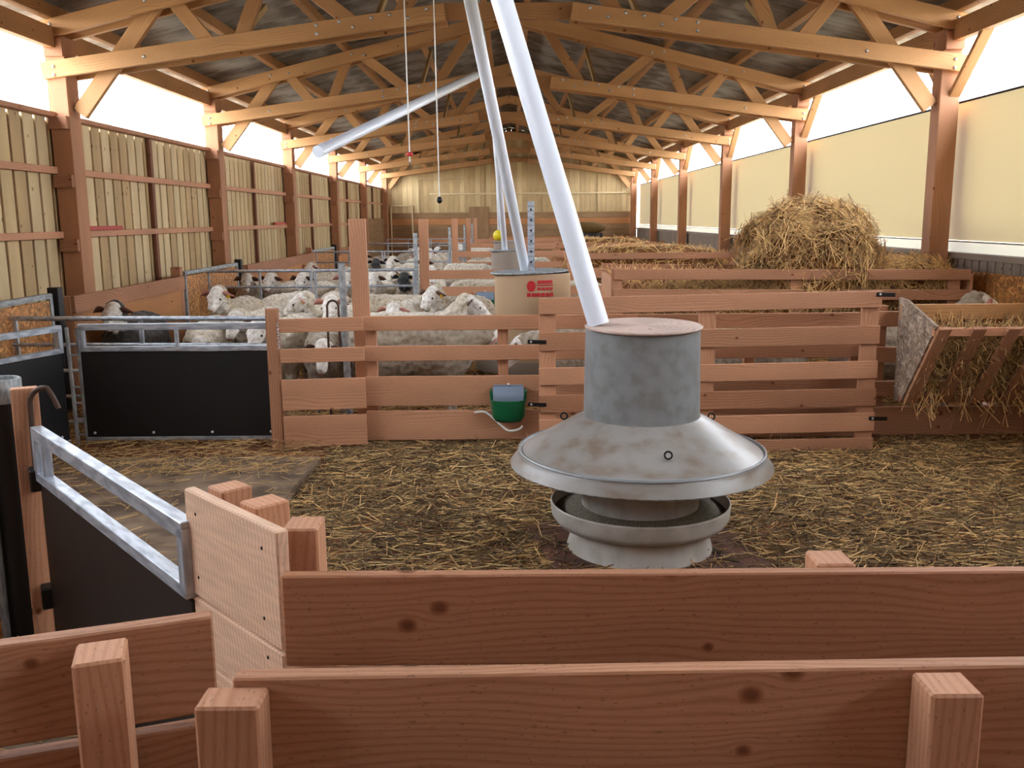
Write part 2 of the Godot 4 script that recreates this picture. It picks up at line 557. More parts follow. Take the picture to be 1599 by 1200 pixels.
# pose: "stand", "turn" (head to its left), "turn_other", "low", "lie". The sheep faces +z, feet on y = 0.
func sheep_shape(pose: String) -> Dictionary:
	if sheep_shapes.has(pose): return sheep_shapes[pose]
	var low := pose == "lie"
	var drop := 0.40 if low else 0.0
	var wither := Vector3(0, 0.66 - drop, 0.28)
	var rump := Vector3(0, 0.65 - drop, -0.36)
	var headp := Vector3(0, 0.94 - drop * 0.85, 0.60)
	var yaw := 0.0
	var pitch := 0.62
	if pose == "turn": yaw = 1.15; headp = Vector3(0.10, 0.92, 0.52)
	if pose == "turn_other": yaw = -1.15; headp = Vector3(-0.10, 0.92, 0.52)
	if pose == "mid": headp = Vector3(-0.03, 0.81, 0.67); pitch = 0.75
	if pose == "low": headp = Vector3(0.04, 0.66, 0.70); pitch = 0.85
	var hb := Basis(Vector3.UP, yaw) * Basis(Vector3.RIGHT, pitch)
	var body := [
		[wither, rump, 0.205, 0.225], [wither + Vector3(0, -0.10, 0.0), rump + Vector3(0, -0.10, 0.05), 0.205, 0.225],
		[wither + Vector3(0, 0.02, 0.05), headp + hb * Vector3(0, -0.015, -0.09), 0.155, 0.085],
		[rump + Vector3(0, 0.02, -0.17), rump + Vector3(0, -0.22, -0.24), 0.05, 0.03]]
	if low:
		for s in [-1.0, 1.0]:
			body.append([Vector3(s * 0.12, 0.14, 0.30), Vector3(s * 0.13, 0.055, 0.50), 0.07, 0.04])
			body.append([Vector3(s * 0.20, 0.15, -0.32), Vector3(s * 0.27, 0.06, -0.08), 0.11, 0.05])
	else:
		for s in [-1.0, 1.0]:
			body.append([Vector3(s * 0.115, 0.50, 0.30), Vector3(s * 0.115, 0.32, 0.29), 0.095, 0.05])
			body.append([Vector3(s * 0.115, 0.32, 0.29), Vector3(s * 0.115, 0.03, 0.30), 0.038, 0.026])
			body.append([Vector3(s * 0.125, 0.52, -0.36), Vector3(s * 0.13, 0.34, -0.34), 0.13, 0.065])
			body.append([Vector3(s * 0.13, 0.34, -0.34), Vector3(s * 0.13, 0.24, -0.43), 0.055, 0.034])
			body.append([Vector3(s * 0.13, 0.24, -0.43), Vector3(s * 0.13, 0.03, -0.41), 0.032, 0.026])
	var g := Geo.new()
	nets(body, 0.026, 0.06, g, 0.022, 5)
	var nb := g.v.size()
	# the head: skull, cheeks, muzzle, jaw
	var hp := func(x: float, y: float, z: float) -> Vector3: return headp + hb * Vector3(x, y, z)
	var head := [
		[hp.call(0, 0, -0.05), hp.call(0, 0.0, 0.05), 0.082, 0.074], [hp.call(0, 0.012, 0.03), hp.call(0, -0.004, 0.175), 0.062, 0.043],
		[hp.call(0, -0.035, 0.02), hp.call(0, -0.030, 0.165), 0.052, 0.034], [hp.call(0.045, 0.022, 0.045), hp.call(-0.045, 0.022, 0.045), 0.036, 0.036]]
	nets(head, 0.0125, 0.025, g, 0.0, 3)
	sheep_shapes[pose] = {"geo": g, "nb": nb, "head": Transform3D(hb, headp)}
	return sheep_shapes[pose]

var sheep_meshes := {}
func sheep_mesh(pose: String, fleece: Color, face: Color, legs: Color) -> ArrayMesh:
	var key := pose + str(fleece) + str(face)
	if sheep_meshes.has(key): return sheep_meshes[key]
	var s := sheep_shape(pose)
	var g: Geo = s.geo
	var c := PackedColorArray()
	c.resize(g.v.size())
	var hinv: Transform3D = (s.head as Transform3D).affine_inverse()
	var fn := noise(77, 5.0, 2)
	for k in g.v.size():
		var p := g.v[k]
		if k >= s.nb: c[k] = face
		elif p.y < 0.33 and pose != "lie": c[k] = legs
		else:
			var hz := hinv * p
			var soil := 1.0 - 0.22 * clampf(fn.get_noise_3dv(p) + 0.2, 0.0, 1.0)
			c[k] = face if hz.z > -0.03 and hz.length() < 0.2 else Color(fleece.r * soil, fleece.g * soil * 0.985, fleece.b * soil * 0.96)
	g.c = c
	sheep_meshes[key] = g.mesh()
	return sheep_meshes[key]

func ear_mesh() -> ArrayMesh:
	if mesh_cache.has("ear"): return mesh_cache["ear"]
	var g := Geo.new()
	# a leaf-shaped cupped ear along +x
	var n := 8
	for k in n + 1:
		var t := float(k) / n
		var w := 0.034 * sin(PI * pow(t, 0.75)) + 0.010 * (1.0 - t)
		for j in 8:
			var a := TAU * j / 8.0
			var nn := Vector3(0, sin(a), cos(a) * 0.3).normalized()
			g.add(Vector3(t * 0.125, sin(a) * w - 0.02 * t * t, cos(a) * 0.007 + 0.012 * sin(PI * t)), nn)
	for k in n:
		for j in 8:
			var q := k * 8 + j
			var q2 := k * 8 + (j + 1) % 8
			g.tri(q, q2, q2 + 8); g.tri(q, q2 + 8, q + 8)
	mesh_cache["ear"] = g.mesh()
	return mesh_cache["ear"]

func ball(r: Vector3, mat_segs := 12) -> ArrayMesh:
	var key := "ball" + str(r) + str(mat_segs)
	if mesh_cache.has(key): return mesh_cache[key]
	var s := SphereMesh.new()
	s.radius = 1.0
	s.height = 2.0
	s.radial_segments = mat_segs
	s.rings = mat_segs / 2
	var st := SurfaceTool.new()
	st.append_from(s, 0, Transform3D(Basis.from_scale(r), Vector3.ZERO))
	mesh_cache[key] = st.commit()
	return mesh_cache[key]

func sheep(label: String, group: String, x: float, d: float, turn_deg: float, pose: String, coat := "cream", ears := "pink", tagged := false, size := 1.0) -> void:
	var fl := Color(0.60, 0.52, 0.41)
	var face := Color(0.86, 0.83, 0.79)
	var legs := Color(0.52, 0.45, 0.37)
	if coat == "white": fl = Color(0.74, 0.68, 0.58)
	if coat == "grey": fl = Color(0.40, 0.34, 0.27)
	if coat == "dark": fl = Color(0.05, 0.042, 0.037); legs = Color(0.05, 0.04, 0.035)
	if coat == "black_face": fl = Color(0.42, 0.36, 0.29); face = Color(0.022, 0.02, 0.02); legs = face
	var t := thing("sheep", label, "sheep", V(x, 0.0, d), deg_to_rad(turn_deg), group)
	t.scale = Vector3.ONE * size
	put("body", sheep_mesh(pose, fl, face, legs), M.wool, t)
	var h: Transform3D = sheep_shape(pose).head
	var em: Material = {"pink": M.ear_pink, "brown": M.ear_brown, "black": M.ear_black}[ears]
	for s in [-1.0, 1.0]:
		var eb := Basis(Vector3.UP, 0.0 if s > 0 else PI) * Basis(Vector3.BACK, -0.22)
		var ear := put("ear", ear_mesh(), em, t, h * Transform3D(eb, Vector3(s * 0.068, 0.035, -0.03)))
		if tagged and s > 0.0: put("ear_tag", cached_box(Vector3(0.035, 0.04, 0.004), 0.002, 1), M.tag_yellow, ear, Transform3D(Basis.IDENTITY, Vector3(0.07, -0.022, 0.022)))
		put("eye", ball(Vector3(0.010, 0.013, 0.013), 10), M.eye, t, h * Transform3D(Basis.IDENTITY, Vector3(s * 0.069, 0.028, 0.072)))
	put("nose", ball(Vector3(0.022, 0.014, 0.010), 10), M.ear_black if coat == "black_face" else M.ear_pink, t, h * Transform3D(Basis.IDENTITY, Vector3(0, -0.012, 0.212)))


# ---------------------------------------------------------------- barn shell
func frame_z(k: int) -> float:
	return F1 + BAY * k

func top_y(x: float) -> float: # centre line of the top chord
	var s := x / XL if x < 0.0 else x / XR
	return lerpf(4.76, 3.69, s)

func low_y(x: float) -> float:
	var s := x / XL if x < 0.0 else x / XR
	return lerpf(3.92, 3.28, clampf(s, 0.0, 1.0))

func build_shell() -> void:
	var back := frame_z(5) + 0.15
	var front := -1.2
	# floor: a thick slab with litter colouring, gently uneven
	var fl := structure("floor", "brown earth floor under the straw litter")
	var g := Geo.new()
	var fnz := noise(91, 0.9, 3)
	var nx := 48
	var nz := 150
	for j in nz + 1:
		for i in nx + 1:
			var x := lerpf(XL - 0.35, XR + 0.35, float(i) / nx)
			var d := lerpf(front, back, float(j) / nz)
			var y := fnz.get_noise_2d(x, d) * 0.03 - 0.015
			g.add(V(x, y, d), Vector3.UP, Vector2(x, d))
	for j in nz:
		for i in nx:
			var q := j * (nx + 1) + i
			g.tri(q, q + 1, q + nx + 2); g.tri(q, q + nx + 2, q + nx + 1)
	g.smooth_normals()
	g.box(Transform3D(Basis.IDENTITY, V((XL + XR) / 2, -0.25, (front + back) / 2)), Vector3(XR - XL + 0.7, 0.3, back - front), 0.0, Vector2.ZERO)
	put("litter_surface", g.mesh(), M.litter, fl)
	var og := structure("ground", "pale yard ground around the barn")
	put("yard", cached_box(Vector3(90, 0.3, 110), 0.0, 1), M.outside, og, Transform3D(Basis.IDENTITY, V(0, -0.48, 14)))
	# left wall: two layers of upright boards, rails and studs
	var wl := structure("wall_left", "tall side wall of upright pale boards with gaps")
	var d0 := -1.15
	var k := 0
	while d0 < back - 0.1:
		var top := 2.84
		var mats := [M.pine, M.pine2, M.pine3]
		board("board", V(XL - 0.135, 0.0, d0 + 0.1), V(XL - 0.135, top, d0 + 0.1), 0.205, 0.022, mats[rng.randi() % 3], wl, Vector3.FORWARD)
		board("backing_board", V(XL - 0.162, 0.0, d0 + 0.225), V(XL - 0.162, top - 0.03, d0 + 0.225), 0.13, 0.02, M.brown, wl, Vector3.FORWARD)
		d0 += 0.247
		k += 1
	for b in range(-3, 5):
		var za := frame_z(b) + 0.14
		var zb := frame_z(b + 1) - 0.14
		if zb < -0.8: continue
		if za < -1.15: za = -1.15
		for h in [1.66, 2.31]: board("rail", V(XL - 0.085, h, za), V(XL - 0.085, h, zb), 0.07, 0.05, M.fir2, wl)
		board("top_rail", V(XL - 0.10, 2.86, za - 0.14), V(XL - 0.10, 2.86, zb + 0.14), 0.05, 0.13, M.fir, wl)
		var mid := (za + zb) / 2
		board("stud", V(XL - 0.09, 0.0, mid), V(XL - 0.09, 2.83, mid), 0.09, 0.045, M.brown, wl, Vector3.FORWARD)
	# the last bay carries lying planks low down
	for j in 8: board("plank", V(XL - 0.05, 0.12 + j * 0.225, frame_z(4) + 0.15), V(XL - 0.05, 0.12 + j * 0.225, back), 0.22, 0.03, M.old, wl)
	# right wall: low wall, top rail; the curtain hangs above
	var wr := structure("wall_right", "low wall of grey upright boards under the cream curtain")
	d0 = -1.15
	while d0 < back - 0.1:
		board("board", V(XR + 0.17, 0.0, d0 + 0.07), V(XR + 0.17, 1.36, d0 + 0.07), 0.135, 0.025, M.grey_wood, wr, Vector3.FORWARD)
		d0 += 0.15
	board("cap_rail", V(XR + 0.17, 1.38, -1.15), V(XR + 0.17, 1.38, back), 0.06, 0.10, M.grey_wood, wr)
	board("outer_sheet", V(XR + 0.195, 0.68, -1.15), V(XR + 0.195, 0.68, back), 1.36, 0.012, M.brown, wr)
	for j in 4: board("lining_sheet", V(XR + 0.135, 0.62, 6.5 + j * 1.25), V(XR + 0.135, 0.62, 7.73 + j * 1.25), 1.24, 0.018, M.osb, wr)
	# back wall
	var wb := structure("wall_back", "gable wall of upright planks above lying planks")
	var x0 := XL - 0.15
	while x0 < XR + 0.1:
		var xc := x0 + 0.095
		var hh := top_y(xc) + 0.235
		var lo := 1.95
		board("board", V(xc, lo, back + 0.08), V(xc, hh, back + 0.08), 0.186, 0.025, [M.pine2, M.pine, M.pine2][rng.randi() % 3], wb, Vector3.RIGHT)
		x0 += 0.19
	for j in 9:
		board("plank", V(XL - 0.15, 0.11 + j * 0.222, back + 0.05), V(XR + 0.15, 0.11 + j * 0.222, back + 0.05), 0.215, 0.04, [M.old, M.ply_wall, M.old][j % 3], wb)
	board("sheathing", V(XL - 0.16, 2.4, back + 0.12), V(XR + 0.16, 2.4, back + 0.12), 4.9, 0.012, M.brown, wb)
	board("rail", V(-2.95, 2.66, back + 0.04), V(XR, 2.66, back + 0.04), 0.06, 0.05, M.pine3, wb)
	for xx in [-1.0, 1.2, 3.2]: board("stud", V(xx, 1.98, back + 0.045), V(xx, top_y(xx), back + 0.045), 0.09, 0.045, M.pine2, wb, Vector3.RIGHT)
	# gable behind the viewpoint
	var wf := structure("wall_front", "gable wall of upright planks at the near end")
	x0 = XL - 0.15
	while x0 < XR + 0.1:
		var xc := x0 + 0.14
		board("board", V(xc, 0.0, front - 0.05), V(xc, top_y(xc) + 0.1, front - 0.05), 0.285, 0.03, M.brown, wf, Vector3.RIGHT)
		x0 += 0.288
	# door at the back
	var dr := structure("door_1", "narrow plank door with pale frame in the gable wall")
	board("leaf", V(-1.157, 0.02, back + 0.015), V(-1.157, 2.2, back + 0.015), 0.72, 0.03, M.old, dr, Vector3.RIGHT)
	for s in [-4.36, -3.58]: board("jamb", V(s, 0.0, back - 0.0), V(s, 2.27, back - 0.0), 0.05, 0.06, M.pine3, dr, Vector3.RIGHT)
	board("head", V(-4.38, 2.25, back), V(-3.56, 2.25, back), 0.05, 0.06, M.pine3, dr)
	# roof: corrugated sheets over purlins
	var rf := structure("roof", "roof of grey corrugated sheets on timber purlins")
	var sg := Geo.new()
	var sl := 2.72
	var sw := 1.06
	var cols := 48
	for j in 2:
		for i in cols + 1:
			var px := sw * i / cols
			var a := TAU * px / 0.177
			sg.add(Vector3(sl * (j - 0.5), 0.024 * cos(a), px - sw / 2), Vector3(0, 1, 0.85 * sin(a)).normalized(), Vector2(sl * j * 0.3, px * 0.3))
	for i in cols: sg.tri(i, i + 1, cols + 2 + i); sg.tri(i, cols + 2 + i, cols + 1 + i)
	var sheet := sg.mesh()
	for side in [-1.0, 1.0]:
		var xe := XL if side < 0 else XR
		var e := V(xe, top_y(xe), 0.0)
		var r := V(0.0, top_y(0.0), 0.0)
		var dir := (r - e).normalized()
		var nrm := Vector3(-dir.y * signf(dir.x), absf(dir.x), 0.0)
		for q in 2:
			var cen := e + dir * (-0.45 + sl * 0.5 + q * (sl - 0.16)) + nrm * (0.245 + 0.012 * q)
			var d := front - 0.3
			while d < back + 0.5:
				var clear := q == 1 and d > 2.4 and d < 4.9
				put("roof_light" if clear else "sheet", sheet, M.rooflight if clear else M.roof, rf, Transform3D(Basis(dir, nrm, dir.cross(nrm)), Vector3(cen.x, cen.y, -d - 0.5)))
				d += 1.0
		for q in 5:
			var c := e + dir * (0.02 + q * 1.08) + nrm * 0.155
			board("purlin", Vector3(c.x, c.y, -front), Vector3(c.x, c.y, -back), 0.15, 0.075, M.beam2, rf, nrm)
	board("ridge_cap", V(0, 5.07, front - 0.3), V(0, 5.07, back + 0.5), 0.03, 0.4, M.roof, rf)
	# eave beams along the post heads
	for xe in [XL - 0.02, XR + 0.02]: board("eave_beam", V(xe, 3.60, front), V(xe, 3.60, back), 0.20, 0.09, M.beam2, rf)

func build_frames() -> void:
	var ord_ := ["standing at the gable wall", "first in front of the gable wall", "second in front of the gable wall", "third in front of the gable wall", "fourth in front of the gable wall", "fifth in front of the gable wall", "sixth in front of the gable wall", "seventh in front of the gable wall"]
	for k in range(-2, 6):
		var d := frame_z(k)
		if d < -1.0: continue
		var o: String = ord_[5 - k]
		for side in [-1.0, 1.0]:
			var x: float = XL if side < 0 else XR
			var p := thing("timber_post", "square timber post by the %s, %s" % ["plank side wall" if side < 0 else "cream curtain", o], "post", V(x, 0, d), 0.0, "posts along the plank side wall" if side < 0 else "posts along the curtain side")
			var deep := 0.26 if side < 0 else 0.20
			board("shaft", V(x, 0.0, d), V(x, 3.62, d), 0.20, deep, M.post, p, Vector3.RIGHT, 0.006)
			if side < 0:
				for h in [1.55, 2.2, 2.78]: board("rail_block", V(x - 0.1, h, d - 0.155), V(x + 0.09, h, d - 0.155), 0.13, 0.05, M.fir3, p)
			else:
				# struts along the barn up to the eave beam
				for s in ([1.0] if k == 5 else [-1.0, 1.0]): board("strut", V(x + 0.05, 2.98, d - s * 0.08), V(x + 0.05, 3.56, d - s * 0.72), 0.11, 0.05, M.beam2, p, Vector3.RIGHT)
		var t := thing("roof_truss", "bolted timber roof truss, %s" % o, "roof truss", V(0, 3.28, d), 0.0, "roof trusses down the barn")
		for f in [-1.0, 1.0]: # planks on both faces of the posts
			var dd: float = d + f * 0.135
			for side in [-1.0, 1.0]:
				var x: float = XL if side < 0 else XR
				board("top_chord", V(x * 1.028, top_y(x * 1.028), dd), V(0.0, top_y(0.0), dd), 0.17, 0.06, M.beam, t)
				board("bottom_chord", V(x * 1.028, low_y(x * 1.03) - 0.0, dd), V(x * 0.14, low_y(x * 0.14) - 0.02, dd), 0.165, 0.06, M.beam, t)
				for bp in [[1.0, 0.04], [1.0, -0.04], [0.8, 0.0], [0.42, 0.04], [0.42, -0.04], [0.37, 0.04], [0.34, -0.03], [0.30, 0.03], [0.18, 0.03], [0.22, -0.03], [0.26, 0.03]]:
					if f < 0.0: put("bolt", ball(Vector3(0.019, 0.019, 0.012), 8), M.bolt, t, into(t) * Transform3D(Basis.IDENTITY, V(x * bp[0], low_y(x * bp[0]) + bp[1], dd - 0.032)))
				for bp in [[1.0, 0.03], [1.0, -0.04], [0.79, 0.02], [0.73, -0.02], [0.52, 0.03], [0.48, -0.03]]:
					if f < 0.0: put("bolt", ball(Vector3(0.019, 0.019, 0.012), 8), M.bolt, t, into(t) * Transform3D(Basis.IDENTITY, V(x * bp[0], top_y(x * bp[0]) + bp[1], dd - 0.032)))
		board("tie", V(-0.75, 3.84, d), V(0.72, 3.84, d), 0.16, 0.07, M.beam2, t)
		for side in [-1.0, 1.0]:
			var x: float = XL if side < 0 else XR
			board("knee_brace", V(x * 0.965, 2.88, d), V(x * 0.775, top_y(x * 0.775) + 0.03, d), 0.16, 0.07, M.beam, t)
			var zig := [[0.74, 1, 0.655, 0], [0.60, 0, 0.54, 1], [0.49, 1, 0.335, 0], [0.25, 0, 0.12, 1]]
			for q in zig:
				var a: Vector3 = V(x * q[0], top_y(x * q[0]) if q[1] == 1 else low_y(x * q[0]), d)
				var b: Vector3 = V(x * q[2], top_y(x * q[2]) if q[3] == 1 else low_y(x * q[2]), d)
				board("web", a, b, 0.14, 0.07, M.beam if q[1] == 1 else M.beam2, t)
			board("head_block", V(x, 3.42, d - 0.0), V(x, 3.60, d - 0.0), 0.19, 0.30, M.fir3, t, Vector3.RIGHT)
			if k < 5:
				# slim struts from the truss foot up to the purlins
				for q in [0.62, 0.30]:
					board("purlin_strut", V(x * q, low_y(x * q) + 0.03, d + 0.12), V(x * (q - 0.02), top_y(x * q) + 0.05, d + 1.15), 0.07, 0.045, M.pine2, t)

func build_curtain() -> void:
	var t := thing("windbreak_curtain", "long cream fabric windbreak curtain along the open side", "curtain", V(XR + 0.215, 1.4, 14))
	var back := frame_z(5)
	var sheet := func(y0: float, y1: float, amp: float) -> ArrayMesh:
		var g := Geo.new()
		var n := 120
		for i in n + 1:
			var d := lerpf(-1.15, back, float(i) / n)
			for j in 5:
				var y := lerpf(y0, y1, j / 4.0)
				var x := amp * sin(d * 2.1 + y) * sin(d * 0.7)
				g.add(Vector3(x, y - 1.4, -d + 14), Vector3.LEFT, Vector2(d, y))
		for i in n:
			for j in 4:
				var q := i * 5 + j
				g.tri(q, q + 1, q + 6); g.tri(q, q + 6, q + 5)
		return g.mesh()
	put("fabric", sheet.call(1.53, 2.93, 0.008), M.curtain, t)
	put("clear_strip", sheet.call(1.37, 1.515, 0.002), M.curtain_clear, t)
	pipe("top_cable", [V(XR + 0.205, 2.935, -1.15), V(XR + 0.205, 2.935, back)], 0.012, M.iron, t, 6)
	pipe("bottom_cable", [V(XR + 0.2, 1.52, -1.15), V(XR + 0.2, 1.52, back)], 0.009, M.grey_wood, t, 6)

# ---------------------------------------------------------------- fences and gates
func build_foreground() -> void:
	# nearest rail fence
	var a := thing("board_fence", "reddish board fence with end post, at the foot of the pale sawn panel", "fence", V(0.4, 0, 1.55))
	for j in 4: board("board", V(-0.50, 0.895 - j * 0.235, 1.545), V(2.6, 0.895 - j * 0.235, 1.60), 0.21, 0.04, [M.fir, M.fir3, M.fir][j % 3], a)
	board("post", V(-0.49, 0, 1.49), V(-0.49, 0.985, 1.49), 0.11, 0.075, M.fir, a, Vector3.RIGHT, 0.005)
	board("post", V(0.755, 0, 1.50), V(0.755, 0.995, 1.50), 0.09, 0.085, M.fir2, a, Vector3.RIGHT, 0.005)
	board("post", V(2.2, 0, 1.51), V(2.2, 0.99, 1.51), 0.10, 0.085, M.fir2, a, Vector3.RIGHT, 0.005)
	# second rail fence, behind the first
	var b := thing("board_fence", "reddish board fence with taller end post, in front of the grey feeder", "fence", V(0.5, 0, 2.02))
	for j in 4: board("board", V(-0.53, 0.89 - j * 0.235, 2.02), V(3.0, 0.885 - j * 0.235, 2.02), 0.22, 0.036, [M.fir3, M.fir, M.fir2][j % 3], b)
	board("post", V(-0.505, 0, 2.145), V(-0.505, 1.08, 2.145), 0.085, 0.10, M.fir2, b, Vector3.RIGHT, 0.005)
	board("post", V(0.75, 0, 2.09), V(0.75, 1.003, 2.09), 0.09, 0.095, M.fir2, b, Vector3.RIGHT, 0.005)
	board("post", V(2.3, 0, 2.09), V(2.3, 1.0, 2.09), 0.09, 0.095, M.fir2, b, Vector3.RIGHT, 0.005)
	# side fence with one post
	var c := thing("board_fence", "reddish board fence with thick post, below the galvanised gate", "fence", V(-0.9, 0, 1.7))
	for j in 4: board("board", V(-1.9, 0.893 - j * 0.235, 1.37), V(-0.625, 0.893 - j * 0.235, 1.81), 0.21, 0.04, [M.fir, M.fir3][j % 2], c)
	board("post", V(-0.79, 0, 1.655), V(-0.79, 0.992, 1.655), 0.092, 0.10, M.fir2, c, Vector3.RIGHT.rotated(Vector3.UP, 0.33), 0.005)
	board("post", V(-1.75, 0, 1.33), V(-1.75, 0.992, 1.33), 0.092, 0.10, M.fir2, c, Vector3.RIGHT.rotated(Vector3.UP, 0.33), 0.005)
	# pale sawn end panel with its two posts behind
	var p := thing("sawn_panel", "pale rough-sawn board panel with nail heads, between galvanised gate and fence", "panel", V(-0.7, 0, 2.25))
	var dirp := (V(-0.536, 0, 2.063) - V(-0.876, 0, 2.427)).normalized()
	for q in [[0.94, 0.30], [0.70, 0.17], [0.53, 0.15], [0.36, 0.16], [0.19, 0.16]]:
		var y: float = q[0]
		var pk := board("plank", V(-0.876, y, 2.427), V(-0.536, y, 2.063), q[1] - 0.004, 0.032, M.sawn, p)
		for u in [0.06, 0.42]:
			for s in [-0.3, 0.3]:
				var at: Vector3 = V(-0.876, y + s * q[1], 2.427) + dirp * (u + 0.012 * s)
				var nn := dirp.cross(Vector3.UP).normalized()
				if nn.z < 0.0: nn = -nn
				put("nail_head", ball(Vector3(0.005, 0.005, 0.003), 6), M.iron, pk, into(pk) * Transform3D(Basis(dirp, Vector3.UP, nn), at + nn * 0.016))
	board("post", V(-0.79, 0, 2.50), V(-0.79, 1.07, 2.50), 0.09, 0.09, M.fir2, p, Vector3.RIGHT.rotated(Vector3.UP, 0.78), 0.005)
	board("post", V(-0.66, 0, 2.375), V(-0.66, 1.065, 2.375), 0.10, 0.09, M.fir2, p, Vector3.RIGHT.rotated(Vector3.UP, 0.78), 0.005)

# a galvanised sheep gate with a solid lower panel, from a to b (floor points)
func panel_gate(label: String, a: Vector3, b: Vector3, mat: Material, bottom := 0.05, where := 0.5) -> Node3D:
	var t := thing("panel_gate", label, "gate", (a + b) * 0.5)
	var up := Vector3.UP
	var y0 := bottom
	bar("top_rail", a + up * 0.975, b + up * 0.975, 0.05, 0.045, M.galv, t)
	bar("middle_rail", a + up * 0.80, b + up * 0.80, 0.04, 0.045, M.galv, t)
	bar("bottom_rail", a + up * y0, b + up * y0, 0.03, 0.03, M.galv_dull, t)
	var dir := (b - a).normalized()
	for e in [a + dir * 0.02, b - dir * 0.02]: bar("end_upright", e + up * 0.795, e + up * 0.98, 0.045, 0.045, M.galv, t, dir)
	bar("short_upright", a.lerp(b, where) + up * 0.80, a.lerp(b, where) + up * 0.97, 0.03, 0.03, M.galv, t, dir)
	board("panel", a + up * ((0.78 + y0) / 2), b + up * ((0.78 + y0) / 2), 0.78 - y0 - 0.01, 0.012, mat, t)
	for q in 4:
		var s := a.lerp(b, 0.04 + 0.92 * q / 3.0) + up * (y0 + 0.05)
		put("bolt", ball(Vector3(0.012, 0.012, 0.012), 6), M.bolt, t, into(t) * Transform3D(Basis.IDENTITY, s + Vector3(0, 0, 0.010)))
	return t

func tube_hurdle(label: String, a: Vector3, b: Vector3, hs: Array, ups: Array, group := "") -> void:
	var t := thing("tube_hurdle", label, "hurdle", (a + b) * 0.5, 0.0, group)
	for h in hs: pipe("rail", [a + Vector3.UP * h, b + Vector3.UP * h], 0.020 if h == hs[0] else 0.016, M.galv, t, 8)
	for u in ups:
		var p := a.lerp(b, u)
		bar("upright", p + Vector3.UP * 0.03, p + Vector3.UP * (hs[0] + 0.01), 0.035, 0.022, M.galv, t, (b - a).normalized())

func build_left_gates() -> void:
	var t := panel_gate("galvanised gate with brown panel, hinged to the post with the bent hook", V(-1.89, 0, 3.60), V(-0.875, 0, 2.40), M.brown_panel, 0.06, 0.08)
	# hinge post and bent hook
	var p := thing("gate_post", "slim wooden gate post with black hinge brackets beside a black steel post", "post", V(-1.96, 0, 3.66))
	board("shaft", V(-1.96, 0.0, 3.66), V(-1.955, 1.145, 3.66), 0.10, 0.055, M.fir2, p, Vector3.RIGHT.rotated(Vector3.UP, 0.5), 0.004)
	for h in [0.28, 0.78]: put("hinge_bracket", cached_box(Vector3(0.06, 0.09, 0.09), 0.006, 1), M.black, p, into(p) * Transform3D(Basis(Vector3.UP, 0.5), V(-1.915, h, 3.62)))
	var hk := []
	for k in 14:
		var a := lerpf(0.0, 2.5, k / 13.0)
		hk.append(V(-1.915 + 0.055 * (1.0 - cos(a)) + 0.012 * k / 13.0, 1.09 + 0.06 * sin(a) - (0.12 * (k - 9) / 4.0 if k > 9 else 0.0) * 0.5, 3.62))
	hk.push_front(V(-1.92, 0.80, 3.62))
	var h := pipe("bent_hook", hk, 0.011, M.rust_rod, self, 8)
	tag(h, "dark bent steel rod hooked over the slim gate post", "rod")
	var s := thing("steel_post", "black coated steel post with pale open tube top", "post", V(-2.10, 0, 3.75))
	pipe("shaft", [V(-2.10, 0.0, 3.75), V(-2.10, 1.09, 3.75)], 0.075, M.black, s, 16)
	var gl := Geo.new()
	gl.lathe([Vector2(0.078, 1.07), Vector2(0.080, 1.075), Vector2(0.080, 1.165), Vector2(0.072, 1.17), Vector2(0.070, 1.165), Vector2(0.070, 1.10)], 24)
	put("tube_top", gl.mesh(), M.galv_dull, s)
	var o := thing("strand_board", "strand board panel with galvanised edge against the black steel post", "panel", V(-2.4, 0, 3.4))
	board("sheet", V(-2.14, 0.55, 3.66), V(-2.62, 0.55, 3.15), 0.98, 0.018, M.osb, o)
	bar("edge", V(-2.135, 0.05, 3.66), V(-2.135, 1.05, 3.66), 0.03, 0.03, M.galv_dull, o, Vector3.RIGHT)
	# the pair of black gates across the raised slab
	panel_gate("galvanised gate with black panel, between the ladder frame and wooden fence", V(-3.42, 0, 7.3), V(-1.88, 0, 7.3), M.black_panel, 0.07)
	panel_gate("galvanised gate with black panel, on the plank wall side of the ladder frame", V(-4.10, 0, 5.5), V(-3.53, 0, 7.22), M.black_panel, 0.07)
	var l := thing("ladder_frame", "narrow galvanised ladder frame between two black gates", "frame", V(-3.47, 0, 7.3))
	for x in [-3.515, -3.435]: bar("upright", V(x, 0.02, 7.32), V(x - 0.01, 0.97, 7.32), 0.022, 0.03, M.galv_dull, l, Vector3.RIGHT)
	for j in 6: bar("rung", V(-3.515, 0.10 + j * 0.13, 7.32), V(-3.435, 0.10 + j * 0.13, 7.32), 0.014, 0.02, M.galv, l)
	# slab
	var sl := structure("slab", "raised bare concrete slab dusted with straw")
	put("slab_top", cached_box(Vector3(3.05, 0.16, 5.1), 0.012, 1), M.concrete, sl, Transform3D(Basis.IDENTITY, V(-2.95, -0.01, 4.15)))

